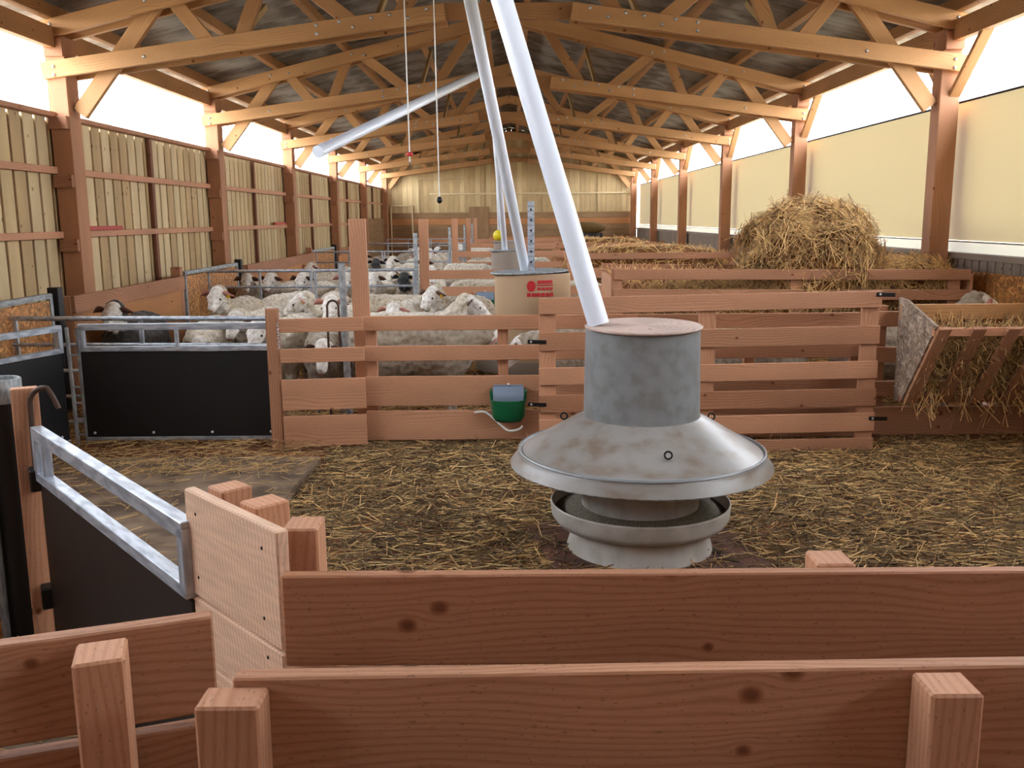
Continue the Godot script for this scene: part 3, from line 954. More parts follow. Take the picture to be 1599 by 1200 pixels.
func build_cross_fences() -> void:
	# wooden cross fence: short section, tall post, long section
	var f := thing("board_fence", "short four-board fence section with chain post, beside black gate", "fence", V(-1.5, 0, 7.15))
	for q in [[0.988, 0.107], [0.752, 0.11], [0.4425, 0.245], [0.15, 0.245]]:
		board("board", V(-1.80, q[0], 7.15), V(-1.15, q[0] + 0.01, 7.17), q[1], 0.03, [M.fir2, M.fir][rng.randi() % 2], f)
	board("post", V(-1.86, 0, 7.2), V(-1.86, 1.12, 7.2), 0.09, 0.08, M.fir, f, Vector3.RIGHT)
	for j in 9: put("chain_link", ball(Vector3(0.006, 0.013, 0.006), 6), M.bolt, f, into(f) * Transform3D(Basis(Vector3.BACK, 0.5 * (1 if j % 2 else -1)), V(-1.80, 0.82 + j * 0.024, 7.12)))
	var tp := thing("tall_post", "tall wooden post with steel tube, beside the black gates", "post", V(-1.21, 0, 7.45), 0.0, "tall pen posts")
	board("shaft", V(-1.19, 0, 7.45), V(-1.215, 1.80, 7.45), 0.135, 0.05, M.fir2, tp, Vector3.RIGHT)
	pipe("tube", [V(-1.34, 0.05, 7.5), V(-1.36, 1.45, 7.5)], 0.028, M.galv_dull, tp, 10)
	var g := thing("board_fence", "long four-board fence carrying the green water bowl, behind slatted gate", "fence", V(0.8, 0, 7.3))
	for q in [[0.985, 0.115], [0.745, 0.12], [0.44, 0.24], [0.16, 0.24]]:
		board("board", V(-1.17, q[0], 7.3), V(1.0, q[0] + 0.002, 7.3), q[1], 0.03, M.fir2, g)
		board("board", V(1.0, q[0], 7.3), V(2.80, q[0], 7.3), q[1], 0.03, M.fir, g)
	for x in [-1.12, -0.07, 0.98, 1.9, 2.75]: board("post", V(x, 0, 7.37), V(x, 1.02, 7.37), 0.085, 0.07, M.fir2, g, Vector3.RIGHT)
	var r := thing("board_fence", "board fence section behind the slatted hay rack", "fence", V(3.6, 0, 7.2))
	for q in [[1.0, 0.12], [0.72, 0.12], [0.45, 0.12], [0.19, 0.225]]: board("board", V(2.83, q[0], 7.2), V(4.40, q[0], 7.2), q[1], 0.035, M.fir, r)
	for x in [2.90, 3.7, 4.36]: board("post", V(x, 0, 7.27), V(x, 1.1, 7.27), 0.08, 0.07, M.fir3, r, Vector3.RIGHT)
	# slatted gate in front of it
	var t := thing("slatted_gate", "six-board wooden gate with black strap hinges, propped before the fence", "gate", V(1.5, 0, 6.95))
	for q in [[1.174, 0.125], [0.905, 0.14], [0.64, 0.133], [0.427, 0.138], [0.234, 0.145], [0.055, 0.11]]:
		board("slat", V(0.205, q[0] - 0.03, 6.94), V(2.768, q[0] + 0.005, 6.94), q[1], 0.026, [M.fir, M.fir2, M.fir3][rng.randi() % 3], t)
	for x in [0.27, 1.475, 2.70]: board("upright", V(x, 0.0, 6.975), V(x, 1.19, 6.975), 0.125, 0.04, M.fir2, t, Vector3.RIGHT)
	for q in [[0.19, 0.88], [0.19, 0.40], [2.79, 1.215], [2.79, 0.27]]:
		var sh := bar("strap_hinge", V(q[0] - 0.07, q[1], 6.92), V(q[0] + 0.07, q[1] - 0.005, 6.92), 0.03, 0.008, M.iron, t)
		put("hinge_bolt", ball(Vector3(0.010, 0.010, 0.008), 6), M.bolt, sh, into(sh) * Transform3D(Basis.IDENTITY, V(q[0] - 0.045, q[1], 6.912)))
	# water bowl
	var w := thing("water_bowl", "green plastic animal water bowl with grey flap on the fence", "water bowl", V(-0.03, 0.25, 7.27))
	var gb := Geo.new()
	gb.lathe([Vector2(0.02, 0.0), Vector2(0.105, 0.0), Vector2(0.128, 0.03), Vector2(0.14, 0.135), Vector2(0.148, 0.14), Vector2(0.142, 0.145), Vector2(0.13, 0.135), Vector2(0.115, 0.04), Vector2(0.02, 0.035)], 28)
	put("bowl", gb.mesh(), M.green, w, Transform3D(Basis.from_scale(Vector3(1, 1.2, 0.72)), Vector3(0, -0.03, 0.10)))
	for s in [-1.0, 1.0]: put("ear_plate", cached_box(Vector3(0.02, 0.10, 0.12), 0.008, 1), M.green, w, Transform3D(Basis(Vector3.BACK, -s * 0.1), Vector3(s * 0.133, 0.165, 0.06)))
	var fg := Geo.new()
	var fp := []
	for k in 9: fp.append([0.085 * cos(k * PI / 14.0 + 0.2), 0.235 - 0.16 * k / 8.0 + 0.02 * sin(k * PI / 8.0), 0.02 + 0.075 * sin(minf(k, 5) * PI / 10.0)])
	for k in 9:
		for j in 2: fg.add(Vector3((j - 0.5) * 0.24, fp[k][1], fp[k][2]), Vector3(0, 0.4, 1).normalized(), Vector2(j, k / 8.0))
	for k in 8: fg.tri(k * 2, k * 2 + 1, k * 2 + 3); fg.tri(k * 2, k * 2 + 3, k * 2 + 2)
	fg.smooth_normals()
	put("flap", fg.mesh(), M.grey_flap, w, Transform3D(Basis.IDENTITY, Vector3(0, 0, 0.03)))
	put("flap_back", cached_box(Vector3(0.24, 0.20, 0.02), 0.006, 1), M.grey_flap, w, Transform3D(Basis.IDENTITY, Vector3(0, 0.14, 0.0)))
	put("screw", ball(Vector3(0.012, 0.012, 0.012), 8), M.bolt, w, Transform3D(Basis.IDENTITY, Vector3(0, 0.245, 0.02)))
	var hp := [V(-0.30, 0.27, 7.25), V(-0.22, 0.285, 7.2), V(-0.15, 0.24, 7.18), V(-0.09, 0.19, 7.14), V(-0.03, 0.15, 7.12), V(0.05, 0.16, 7.12), V(0.085, 0.19, 7.13)]
	var hq := []
	for k in hp.size() - 1:
		for q in 5: hq.append((hp[k] as Vector3).cubic_interpolate(hp[k + 1], hp[maxi(k - 1, 0)], hp[mini(k + 2, hp.size() - 1)], q / 5.0))
	pipe("hose", hq, 0.009, M.cord, w, 8)
	var w3 := w.duplicate()
	w3.name = numbered("water_bowl")
	add_child(w3)
	w3.position = V(-0.36, 0.55, 12.87)
	w3.set_meta("label", "green water bowl on the second pen line, half hidden by the tan barrel")
	var bh := []
	for k in 12:
		var a := PI * k / 11.0
		bh.append(V(-1.47 + 0.045 * (1.0 - cos(a)), 1.11 + 0.05 * sin(a), 7.40))
	bh.push_front(V(-1.475, 0.0, 7.40)); bh.append(V(-1.375, 0.65, 7.40))
	tag(pipe("bent_rod", bh, 0.009, M.rust_rod), "rusty bent rod hooked up behind the short fence section", "rod")
	# hurdles and wooden cross fences farther back
	tube_hurdle("long low tube hurdle just behind the black gates", V(-4.2, 0, 7.75), V(-1.95, 0, 7.6), [1.0, 0.78, 0.56, 0.34, 0.12], [0.02, 0.5, 0.98])
	var zs := [12.9, 20.1, 26.6, 31.8]
	var nth := ["second", "third", "fourth", "fifth"]
	for k in 4:
		var d: float = zs[k]
		tube_hurdle("galvanised tube hurdle across the %s pen line" % nth[k], V(-4.2, 0, d), V(-2.75, 0, d), [1.10, 0.88, 0.68, 0.50, 0.30, 0.12], [0.01, 0.5, 0.99], "tube hurdles")
		tube_hurdle("galvanised tube hurdle joined to the %s tall post" % nth[k], V(-2.72, 0, d), V(-1.33, 0, d), [1.10, 0.88, 0.68, 0.50, 0.30, 0.12], [0.01, 0.5, 0.99], "tube hurdles")
		var q := thing("tall_post", "tall wooden pen post on the %s pen line" % nth[k], "post", V(-1.21, 0, d + 0.05), 0.0, "tall pen posts")
		board("shaft", V(-1.20, 0, d + 0.05), V(-1.20, 1.79, d + 0.05), 0.13, 0.06, M.fir2, q, Vector3.RIGHT)
		pipe("tube", [V(-1.30, 0.03, d), V(-1.31, 1.6, d)], 0.028, M.galv_dull, q, 8)
		var w2 := thing("board_fence", "wooden cross fence on the %s pen line" % nth[k], "fence", V(1.0, 0, d), 0.0, "wooden cross fences")
		for h in [1.03, 0.80, 0.52, 0.22]:
			board("board", V(-1.13, h, d), V(1.6, h, d), 0.125 if h > 0.6 else 0.2, 0.03, M.fir2, w2)
			board("board", V(1.6, h, d), V(4.38, h, d), 0.125 if h > 0.6 else 0.2, 0.03, M.fir, w2)
		for x in [0.3, 1.6, 3.0, 4.3]: board("post", V(x, 0, d + 0.06), V(x, 1.12, d + 0.06), 0.09, 0.07, M.fir3, w2, Vector3.RIGHT)
	# barrier along the plank wall: ply boards, strand board gates, black posts
	var spans := [[8.75, 11.8, "beside the black gates"], [14.6, 19.6, "along the middle bays"], [22.5, 26.2, "toward the gable wall"]]
	for sp in spans:
		var br := thing("plank_barrier", "ply barrier with plank rail below the plank wall, %s" % sp[2], "barrier", V(-4.15, 0, (sp[0] + sp[1]) / 2))
		board("rail_plank", V(-4.13, 1.02, sp[0]), V(-4.15, 1.02, sp[1]), 0.17, 0.04, M.fir3, br)
		board("sheet", V(-4.15, 0.66, sp[0]), V(-4.17, 0.66, sp[1]), 0.55, 0.03, M.ply_wall, br)
		board("sheet", V(-4.15, 0.20, sp[0]), V(-4.17, 0.20, sp[1]), 0.36, 0.03, M.ply_wall, br)
		for d in [sp[0] + 0.04, sp[1] - 0.04]: board("post", V(-4.21, 0, d), V(-4.21, 1.22 if d > sp[0] + 0.1 else 1.1, d), 0.12, 0.09, M.fir, br, Vector3.RIGHT)
	for q in [[6.9, 8.45, "before the first ply barrier"], [12.0, 14.3, "between the first and second ply barriers"], [19.8, 22.2, "between the farther ply barriers"]]:
		var og := thing("strand_board_gate", "galvanised gate lined with strand board, %s" % q[2], "gate", V(-4.2, 0, (q[0] + q[1]) / 2))
		board("sheet", V(-4.2, 0.60, q[0]), V(-4.2, 0.60, q[1]), 0.98, 0.018, M.osb, og)
		bar("top_rail", V(-4.2, 1.13, q[0]), V(-4.2, 1.13, q[1]), 0.05, 0.045, M.galv_dull, og)
		for d in [q[0], q[1]]: bar("end_upright", V(-4.2, 0.05, d), V(-4.2, 1.15, d), 0.045, 0.045, M.galv_dull, og, Vector3.FORWARD)
		board("hinge_post", V(-4.2, 0.0, q[1] + 0.12), V(-4.2, 1.2, q[1] + 0.12), 0.10, 0.10, M.black, og, Vector3.RIGHT)
	var rb := board("red_bar", V(XL - 0.06, 1.72, 10.3), V(XL - 0.06, 1.72, 11.15), 0.045, 0.04, M.red_bar)
	tag(rb, "long red bar lying on the wall rail behind the ply barrier", "bar", "red bars on the wall rail")
	rb = board("red_bar", V(XL - 0.06, 1.72, 18.4), V(XL - 0.06, 1.72, 19.3), 0.045, 0.04, M.red_bar)
	tag(rb, "red bar lying on the wall rail farther along", "bar", "red bars on the wall rail")

# ---------------------------------------------------------------- hay
func heap(g: Geo, c: Vector3, r: Vector3, seed_: int, lump := 0.16) -> void:
	var f := noise(seed_, 2.2, 3)
	var s0 := g.v.size()
	var n := 36
	var m := 20
	for j in m + 1:
		var th := PI * j / m
		for i in n + 1:
			var ph := TAU * i / n
			var dir := Vector3(sin(th) * cos(ph), cos(th), sin(th) * sin(ph))
			var k := 1.0 + lump * f.get_noise_3dv(dir * 0.8)
			var e := Vector3(signf(dir.x) * pow(absf(dir.x), 0.75), signf(dir.y) * pow(absf(dir.y), 0.8), signf(dir.z) * pow(absf(dir.z), 0.75))
			g.add(c + e * r * k, dir, Vector2(ph, th))
	for j in m:
		for i in n:
			var q := s0 + j * (n + 1) + i
			g.tri(q, q + 1, q + n + 2); g.tri(q, q + n + 2, q + n + 1)

# stalks lying over and sticking out of a heap
func heap_stalks(list: Array, c: Vector3, r: Vector3, count: int, hang: float, bright: float, rad := 0.003, lump := 0.16, seed_ := 3) -> void:
	var f := noise(seed_, 2.2, 3)
	for k in count:
		var dir := Vector3(rng.randfn(), rng.randfn() + 0.25, rng.randfn()).normalized()
		if dir.y < -0.55: continue
		var e := Vector3(signf(dir.x) * pow(absf(dir.x), 0.75), signf(dir.y) * pow(absf(dir.y), 0.8), signf(dir.z) * pow(absf(dir.z), 0.75))
		var p := c + e * r * (1.0 + lump * f.get_noise_3dv(dir * 0.8)) * rng.randf_range(0.97, 1.05)
		var tang := Vector3(rng.randfn(), rng.randfn() * 0.7 - hang, rng.randfn())
		tang = tang - dir * tang.dot(dir) * 0.8
		list.append([stalk_at(p, tang, rng.randf_range(0.12, 0.36), rad * rng.randf_range(0.7, 1.3)), straw_color(bright * rng.randf_range(0.6, 1.2))])

func build_hay() -> void:
	# two-sided rack across the next pen, heaped with hay
	var t := thing("hay_rack", "long wooden hay rack filled with hay under the round bale", "hay rack", V(2.65, 0, 9.25))
	for f in [8.8, 9.72]:
		for h in [1.265, 1.075, 0.62]: board("board", V(0.97, h, f), V(4.33, h - 0.03, f), 0.10, 0.035, M.fir if f < 9 else M.fir3, t)
		for x in [1.0, 2.70, 4.2]: board("upright", V(x, 0.0, f + 0.045), V(x, 1.32 if x < 2 else 1.28, f + 0.045), 0.11, 0.05, M.fir2, t, Vector3.RIGHT)
	for x in [0.96, 4.36]:
		board("end_board", V(x, 1.10, 8.82), V(x, 1.10, 9.74), 0.28, 0.03, M.fir2, t)
		board("end_board", V(x, 0.65, 8.82), V(x, 0.65, 9.74), 0.25, 0.03, M.fir2, t)
	board("floor_board", V(0.98, 0.52, 9.26), V(4.33, 0.52, 9.26), 0.03, 0.88, M.fir3, t)
	var hay := thing("hay_fill", "loose hay filling the long wooden rack", "hay", V(2.65, 0.54, 9.26))
	var g := Geo.new()
	heap(g, Vector3(0, 0.28, 0), Vector3(1.60, 0.30, 0.40), 3)
	put("core", g.mesh(), M.straw_core, hay)
	var list := []
	heap_stalks(list, V(2.65, 0.84, 9.26), Vector3(1.62, 0.31, 0.42), 5200, 0.3, 0.95)
	for k in 300: list.append([stalk_at(V(rng.randf_range(1.0, 2.3), 1.15 + rng.randf() * 0.12, rng.randf_range(9.0, 9.7)), Vector3(rng.randfn(), rng.randf_range(0.2, 1.5), rng.randfn()), rng.randf_range(0.12, 0.3), 0.0026), straw_color(1.2)])
	put_stalks("stalks", list, hay)
	# the round bale on top
	var b := thing("round_bale", "round straw bale slumping over the long wooden rack", "straw bale", V(2.93, 0.62, 9.3))
	g = Geo.new()
	heap(g, Vector3(0, 0.60, 0), Vector3(0.60, 0.62, 0.50), 17, 0.32)
	put("core", g.mesh(), M.straw_core, b)
	list = []
	heap_stalks(list, V(2.93, 1.22, 9.3), Vector3(0.61, 0.63, 0.51), 9000, 1.0, 1.1, 0.0032, 0.32, 17)
	put_stalks("stalks", list, b)
	var s := thing("straw_heap", "low golden straw heap beside the round bale", "straw", V(3.85, 0.85, 9.3))
	g = Geo.new()
	heap(g, Vector3(0, 0.24, 0), Vector3(0.50, 0.27, 0.40), 23)
	put("core", g.mesh(), M.straw_core, s)
	list = []
	heap_stalks(list, V(3.85, 1.09, 9.3), Vector3(0.51, 0.28, 0.41), 3600, 0.1, 1.2, 0.003, 0.16, 23)
	put_stalks("stalks", list, s)
	# farther racks
	for q in [[1.0, 3.2, 21.2, "third"], [0.9, 3.6, 15.4, "second"]]:
		var r := thing("hay_rack", "low wooden hay rack heaped with straw in the %s pen" % q[3], "hay rack", V((q[0] + q[1]) / 2, 0, q[2]))
		for f in [-0.42, 0.42]:
			for h in [0.66, 0.95, 1.18]: board("board", V(q[0], h, q[2] + f), V(q[1], h, q[2] + f), 0.10, 0.035, M.fir, r)
			for x in [q[0] + 0.05, q[1] - 0.05]: board("upright", V(x, 0, q[2] + f * 0.9), V(x, 1.24, q[2] + f * 0.9), 0.10, 0.05, M.fir2, r, Vector3.RIGHT)
		board("floor_board", V(q[0], 0.58, q[2]), V(q[1], 0.58, q[2]), 0.03, 0.75, M.fir3, r)
		var hs := thing("straw_heap", "straw heaped in the low rack of the %s pen" % q[3], "straw", V((q[0] + q[1]) / 2, 0.6, q[2]))
		g = Geo.new()
		heap(g, Vector3(0, 0.32, 0), Vector3((q[1] - q[0]) * 0.47, 0.40, 0.36), 31)
		put("core", g.mesh(), M.straw_core, hs)
		list = []
		heap_stalks(list, V((q[0] + q[1]) / 2, 0.92, q[2]), Vector3((q[1] - q[0]) * 0.48, 0.41, 0.37), 1600, 0.2, 1.2, 0.004)
		put_stalks("stalks", list, hs)
	var hb := thing("hay_bale", "greenish rectangular hay bale on a crate by the gable wall", "hay bale", V(2.6, 0, 32.5))
	put("crate", cached_box(Vector3(1.1, 1.25, 0.6), 0.01, 1), M.black, hb, Transform3D(Basis.IDENTITY, Vector3(0, 0.625, 0)))
	g = Geo.new()
	heap(g, Vector3(0, 1.42, 0), Vector3(0.62, 0.2, 0.32), 51)
	put("bale", g.mesh(), smat(Color(0.60, 0.58, 0.36), 0.9, 0.0, M.straw_core.albedo_texture), hb)
	# slatted V rack at the near fence
	var v := thing("hay_rack", "slatted V-shaped hay rack with strand board end, on the near fence", "hay rack", V(3.7, 0, 6.9))
	var eg := Geo.new()
	var prof := [V(0, 1.17, 7.16), V(0, 1.16, 7.0), V(0, 1.02, 6.50), V(0, 0.40, 7.0), V(0, 0.36, 7.14)]
	var cen := V(0, 0.85, 6.95)
	for sx in [-0.009, 0.009]:
		var s0 := eg.v.size()
		eg.add(cen + Vector3(sx, 0, 0), Vector3(signf(sx), 0, 0), Vector2(0, 0))
		for p in prof: eg.add(p + Vector3(sx, 0, 0), Vector3(signf(sx), 0, 0), Vector2(p.z, p.y))
		for k in 5: eg.tri(s0, s0 + 1 + k, s0 + 1 + (k + 1) % 5)
	for k in 5:
		var pa: Vector3 = prof[k]
		var pb: Vector3 = prof[(k + 1) % 5]
		var nn := ((pa + pb) * 0.5 - cen).normalized()
		eg.quad([pa + Vector3(-0.009, 0, 0), pb + Vector3(-0.009, 0, 0), pb + Vector3(0.009, 0, 0), pa + Vector3(0.009, 0, 0)], nn, [Vector2.ZERO, Vector2.RIGHT, Vector2.ONE, Vector2.DOWN])
	for x in [3.0, 4.40]: put("end_panel", eg.mesh(), M.osb_grey, v, into(v) * Transform3D(Basis.IDENTITY, Vector3(x, 0, 0)))
	for k in 6: board("slat", V(3.05 + k * 0.245, 0.38, 6.985), V(3.05 + k * 0.245, 1.01, 6.49), 0.095, 0.03, M.fir if k % 2 else M.fir2, v, Vector3.RIGHT)
	board("front_rail", V(2.99, 0.975, 6.545), V(4.42, 0.975, 6.545), 0.06, 0.04, M.fir2, v)
	board("back_rail", V(2.99, 1.06, 7.12), V(4.42, 1.06, 7.12), 0.12, 0.035, M.beam, v)
	board("foot_rail", V(2.99, 0.40, 7.04), V(4.42, 0.40, 7.04), 0.06, 0.05, M.fir3, v)
	var vh := thing("hay_fill", "hay stuffed in the slatted V-shaped rack", "hay", V(3.7, 0.45, 6.97))
	list = []
	for k in 3400:
		var u := rng.randf()
		var y := lerpf(0.46, 0.98, pow(u, 0.6))
		var front := lerpf(6.97, 6.58, (y - 0.4) / 0.6)
		var d := front if rng.randf() < 0.45 else rng.randf_range(front, 7.08)
		list.append([stalk_at(V(rng.randf_range(3.05, 4.35), y, d), Vector3(rng.randfn() * 0.8, -0.7 + rng.randfn() * 0.6, rng.randfn() * 0.5), rng.randf_range(0.10, 0.28), 0.0026), straw_color(rng.randf_range(0.45, 1.15))])
	for k in 240: # wisps hanging out below the slats
		var x := 3.16 + 0.245 * (rng.randi() % 6) + rng.randfn() * 0.045
		list.append([stalk_at(V(x, rng.randf_range(0.28, 0.62), 6.90 + rng.randfn() * 0.03), Vector3(rng.randfn() * 0.6, -1, rng.randfn() * 0.3), rng.randf_range(0.08, 0.30), 0.0032), straw_color(1.2)])
	put_stalks("stalks", list, vh)

func build_litter() -> void:
	var list := []
	for k in 46000:
		var x := rng.randf_range(-1.42, 4.40)
		var d := rng.randf_range(2.2, 7.9)
		var yellow := clampf((x - 0.4) / 3.0, 0.0, 1.0) * clampf((d - 4.5) / 2.5, 0.0, 1.0)
		var dir := Vector3(rng.randfn(), rng.randfn() * 0.13, rng.randfn() * 0.55)
		list.append([stalk_at(V(x, rng.randf_range(0.0, 0.035), d), dir, rng.randf_range(0.06, 0.22), rng.randf_range(0.002, 0.004)), straw_color(0.17 + 1.0 * pow(rng.randf(), 2.0) + 0.5 * yellow * rng.randf())])
	for k in 2300: # over the slab
		var d := rng.randf_range(2.3, 7.2)
		if rng.randf() < 0.45: d = rng.randf_range(6.2, 7.2)
		list.append([stalk_at(V(rng.randf_range(-4.3, -1.45), 0.075 + rng.randf() * 0.008, d), Vector3(rng.randfn(), rng.randfn() * 0.05, rng.randfn()), rng.randf_range(0.05, 0.20), 0.0022), straw_color(rng.randf_range(0.5, 1.0))])
	for k in 30000: # pens behind
		var d := rng.randf_range(7.4, 33.0)
		if rng.randf() < 0.5: d = rng.randf_range(7.4, 13.0)
		list.append([stalk_at(V(rng.randf_range(-4.2, 4.3), rng.randf_range(0.0, 0.05), d), Vector3(rng.randfn(), rng.randfn() * 0.2, rng.randfn()), rng.randf_range(0.12, 0.32), 0.0035), straw_color(rng.randf_range(0.7, 1.3))])
	tag(put_stalks("straw_litter", list), "loose straw litter scattered over the barn floor", "straw", "", "stuff")

# ---------------------------------------------------------------- feeders, pipes, cords
func build_feeders() -> void:
	var c := V(0.69, 0, 4.86)
	var t := thing("sheep_feeder", "grey painted hopper feeder with wide conical skirt and round tray", "feeder", c)
	var lathe := func(called: String, prof: Array, mat: Material, segs := 64, wob := 0.0) -> MeshInstance3D:
		var g := Geo.new()
		g.lathe(prof, segs, wob)
		return put(called, g.mesh(), mat, t)
	put("floor_plate", cached_box(Vector3(1.12, 0.03, 1.0), 0.01, 1), M.red_plate, t, Transform3D(Basis(Vector3.UP, 0.2), Vector3(0.02, 0.015, 0)))
	lathe.call("foot", [Vector2(0.40, 0.02), Vector2(0.395, 0.03), Vector2(0.375, 0.10), Vector2(0.365, 0.17)], M.feeder_pale)
	lathe.call("tray", [Vector2(0.30, 0.155), Vector2(0.40, 0.16), Vector2(0.455, 0.18), Vector2(0.478, 0.215), Vector2(0.486, 0.28), Vector2(0.482, 0.29), Vector2(0.474, 0.288), Vector2(0.465, 0.235), Vector2(0.44, 0.20), Vector2(0.30, 0.19)], M.feeder_pale)
	lathe.call("feed", [Vector2(0.468, 0.232), Vector2(0.40, 0.25), Vector2(0.30, 0.27)], M.pellets)
	lathe.call("inner_collar", [Vector2(0.315, 0.20), Vector2(0.315, 0.50), Vector2(0.30, 0.52)], M.feeder_pale)
	lathe.call("skirt", [Vector2(0.30, 0.765), Vector2(0.318, 0.755), Vector2(0.36, 0.735), Vector2(0.50, 0.655), Vector2(0.645, 0.568), Vector2(0.652, 0.570), Vector2(0.658, 0.562), Vector2(0.662, 0.548), Vector2(0.700, 0.500), Vector2(0.698, 0.494), Vector2(0.655, 0.535), Vector2(0.50, 0.63), Vector2(0.33, 0.72)], M.cone, 72, 0.004)
	lathe.call("skirt_bead", [Vector2(0.640, 0.572), Vector2(0.648, 0.582), Vector2(0.657, 0.580), Vector2(0.660, 0.568)], M.feeder, 72)
	lathe.call("hopper", [Vector2(0.318, 0.745), Vector2(0.308, 0.765), Vector2(0.300, 1.22), Vector2(0.294, 1.225), Vector2(0.288, 1.21)], M.feeder, 64, 0.002)
	var lid := lathe.call("lid", [Vector2(0.001, 1.243), Vector2(0.298, 1.243), Vector2(0.306, 1.238), Vector2(0.306, 1.230), Vector2(0.298, 1.226), Vector2(0.001, 1.226)], M.ply)
	lid.rotation.x = 0.02
	for q in [[0.06, 0.52], [-0.40, -0.22], [0.42, -0.2]]:
		var ring := TorusMesh.new()
		ring.inner_radius = 0.013
		ring.outer_radius = 0.023
		ring.rings = 18
		ring.ring_segments = 8
		var rr := Vector2(q[0], q[1]).length()
		put("lifting_ring", ring, M.iron, t, Transform3D(Basis(Vector3.RIGHT, 1.2), Vector3(q[0], 0.765 - (rr - 0.32) * 0.575 + 0.018, q[1])))
	var p1 := pipe("feed_pipe", [V(0.455, 1.245, 4.82), V(-0.05, 2.95, 5.05), V(-0.36, 4.0, 5.2)], 0.056, M.pvc, self, 24)
	tag(p1, "thick white plastic feed pipe running down into the grey feeder", "pipe")
	# farther barrels
	var barrel := func(label: String, x: float, d: float, h: float, r: float, mat: Material, marked: bool) -> void:
		var b := thing("feed_barrel", label, "barrel", V(x, 0, d))
		var g := Geo.new()
		g.lathe([Vector2(r * 0.96, 0.05), Vector2(r * 0.99, 0.12), Vector2(r * 1.0, h * 0.6), Vector2(r * 0.985, h - 0.02), Vector2(r * 0.97, h)], 48)
		put("drum", g.mesh(), mat, b)
		g = Geo.new()
		g.lathe([Vector2(0.001, h + 0.022), Vector2(r * 1.01, h + 0.022), Vector2(r * 1.02, h + 0.012), Vector2(r * 1.01, h), Vector2(0.001, h)], 48)
		put("lid", g.mesh(), M.galv_dull, b, Transform3D(Basis(Vector3.BACK, 0.03), Vector3.ZERO))
		g = Geo.new()
		g.lathe([Vector2(r * 1.5, 0.12), Vector2(r * 1.55, 0.26), Vector2(r * 1.52, 0.26), Vector2(r * 1.45, 0.14), Vector2(r * 0.9, 0.13)], 40)
		put("tray", g.mesh(), M.barrel_grey, b)
		if marked:
			# red printed logo and lines wrapped on the drum
			var patch := func(called: String, a0: float, a1: float, y0: float, y1: float, round_: bool) -> void:
				var pg := Geo.new()
				var n := 10
				for i in n + 1:
					var u := float(i) / n
					var a := lerpf(a0, a1, u)
					var cut := 0.5 * (1.0 - sqrt(maxf(0.0, 1.0 - pow(2.0 * u - 1.0, 2.0)))) if round_ else 0.0
					for j in 2:
						var y := lerpf(lerpf(y0, y1, cut), lerpf(y1, y0, cut), j)
						pg.add(Vector3(sin(a) * (r + 0.003), y, cos(a) * (r + 0.003)), Vector3(sin(a), 0, cos(a)))
				for i in n: pg.tri(i * 2, i * 2 + 1, i * 2 + 3); pg.tri(i * 2, i * 2 + 3, i * 2 + 2)
				put(called, pg.mesh(), M.red, b)
			patch.call("printed_logo", -0.17, 0.06, h - 0.185, h - 0.065, true)
			patch.call("printed_line", 0.10, 0.50, h - 0.098, h - 0.062, false)
			patch.call("printed_line", 0.09, 0.52, h - 0.122, h - 0.108, false)
			for k in 4: patch.call("printed_letters", 0.10 + k * 0.108, 0.185 + k * 0.108, h - 0.168, h - 0.138, false)
			for k in 6: patch.call("printed_digits", -0.16 + k * 0.118, -0.065 + k * 0.118, h - 0.238, h - 0.198, false)
	barrel.call("tan feed barrel with red print, carrying a perforated steel bar", 0.24, 10.5, 1.19, 0.43, M.barrel, true)
	barrel.call("smaller tan feed barrel in the third pen", -0.05, 18.6, 1.15, 0.34, M.barrel_grey, false)
	barrel.call("tan feed barrel in the fourth pen with yellow disc on it", -0.15, 25.5, 1.15, 0.32, M.barrel_grey, false)
	var bars := thing("perforated_bar", "perforated galvanised bar standing on the tan feed barrel", "bar", V(0.225, 1.21, 10.45))
	put("strip", cached_box(Vector3(0.075, 0.76, 0.012), 0.002, 1), M.galv, bars, Transform3D(Basis.IDENTITY, Vector3(0, 0.385, 0)))
	for k in 6: put("hole", ball(Vector3(0.011, 0.014, 0.004), 8), M.black, bars, Transform3D(Basis.IDENTITY, Vector3(0, 0.10 + k * 0.115, 0.0065)))
	tag(put("yellow_disc", ball(Vector3(0.16, 0.15, 0.10), 16), M.yellow, self, Transform3D(Basis.IDENTITY, V(-0.32, 1.33, 25.2))), "round yellow lid standing on the far feed barrel", "lid")
	tag(pipe("feed_pipe", [V(0.16, 1.215, 10.55), V(-0.10, 2.5, 9.2), V(-0.33, 3.62, 7.9), V(-0.42, 4.05, 7.4)], 0.056, M.pvc, self, 20), "white plastic feed pipe running down to the tan barrel", "pipe")
	tag(pipe("feed_pipe", [V(-0.12, 1.18, 18.5), V(-0.30, 4.0, 15.6)], 0.056, M.pvc, self, 14), "white feed pipe running down to the barrel in the third pen", "pipe")
	tag(pipe("feed_pipe", [V(-0.30, 1.35, 25.3), V(-0.32, 4.0, 23.5)], 0.056, M.pvc, self, 14), "thin far white feed pipe above the yellow disc", "pipe")
	var dp := thing("slanted_pipe", "grey white pipe slung aslant under the roof trusses", "pipe", V(-1.2, 3.0, 11))
	var g2 := Geo.new()
	var inv := into(dp)
	g2.tube([inv * V(-1.887, 2.453, 9.4), inv * V(-0.459, 3.68, 13.0)], 0.056, 20)
	put("tube", g2.mesh(), M.pvc, dp)
	var dq := (V(-0.459, 3.68, 13.0) - V(-1.887, 2.453, 9.4)).normalized()
	g2 = Geo.new()
	g2.tube([inv * V(-1.887, 2.453, 9.4) - dq * 0.01, inv * V(-1.887, 2.453, 9.4) + dq * 0.14], 0.062, 20)
	put("socket", g2.mesh(), M.pvc, dp)
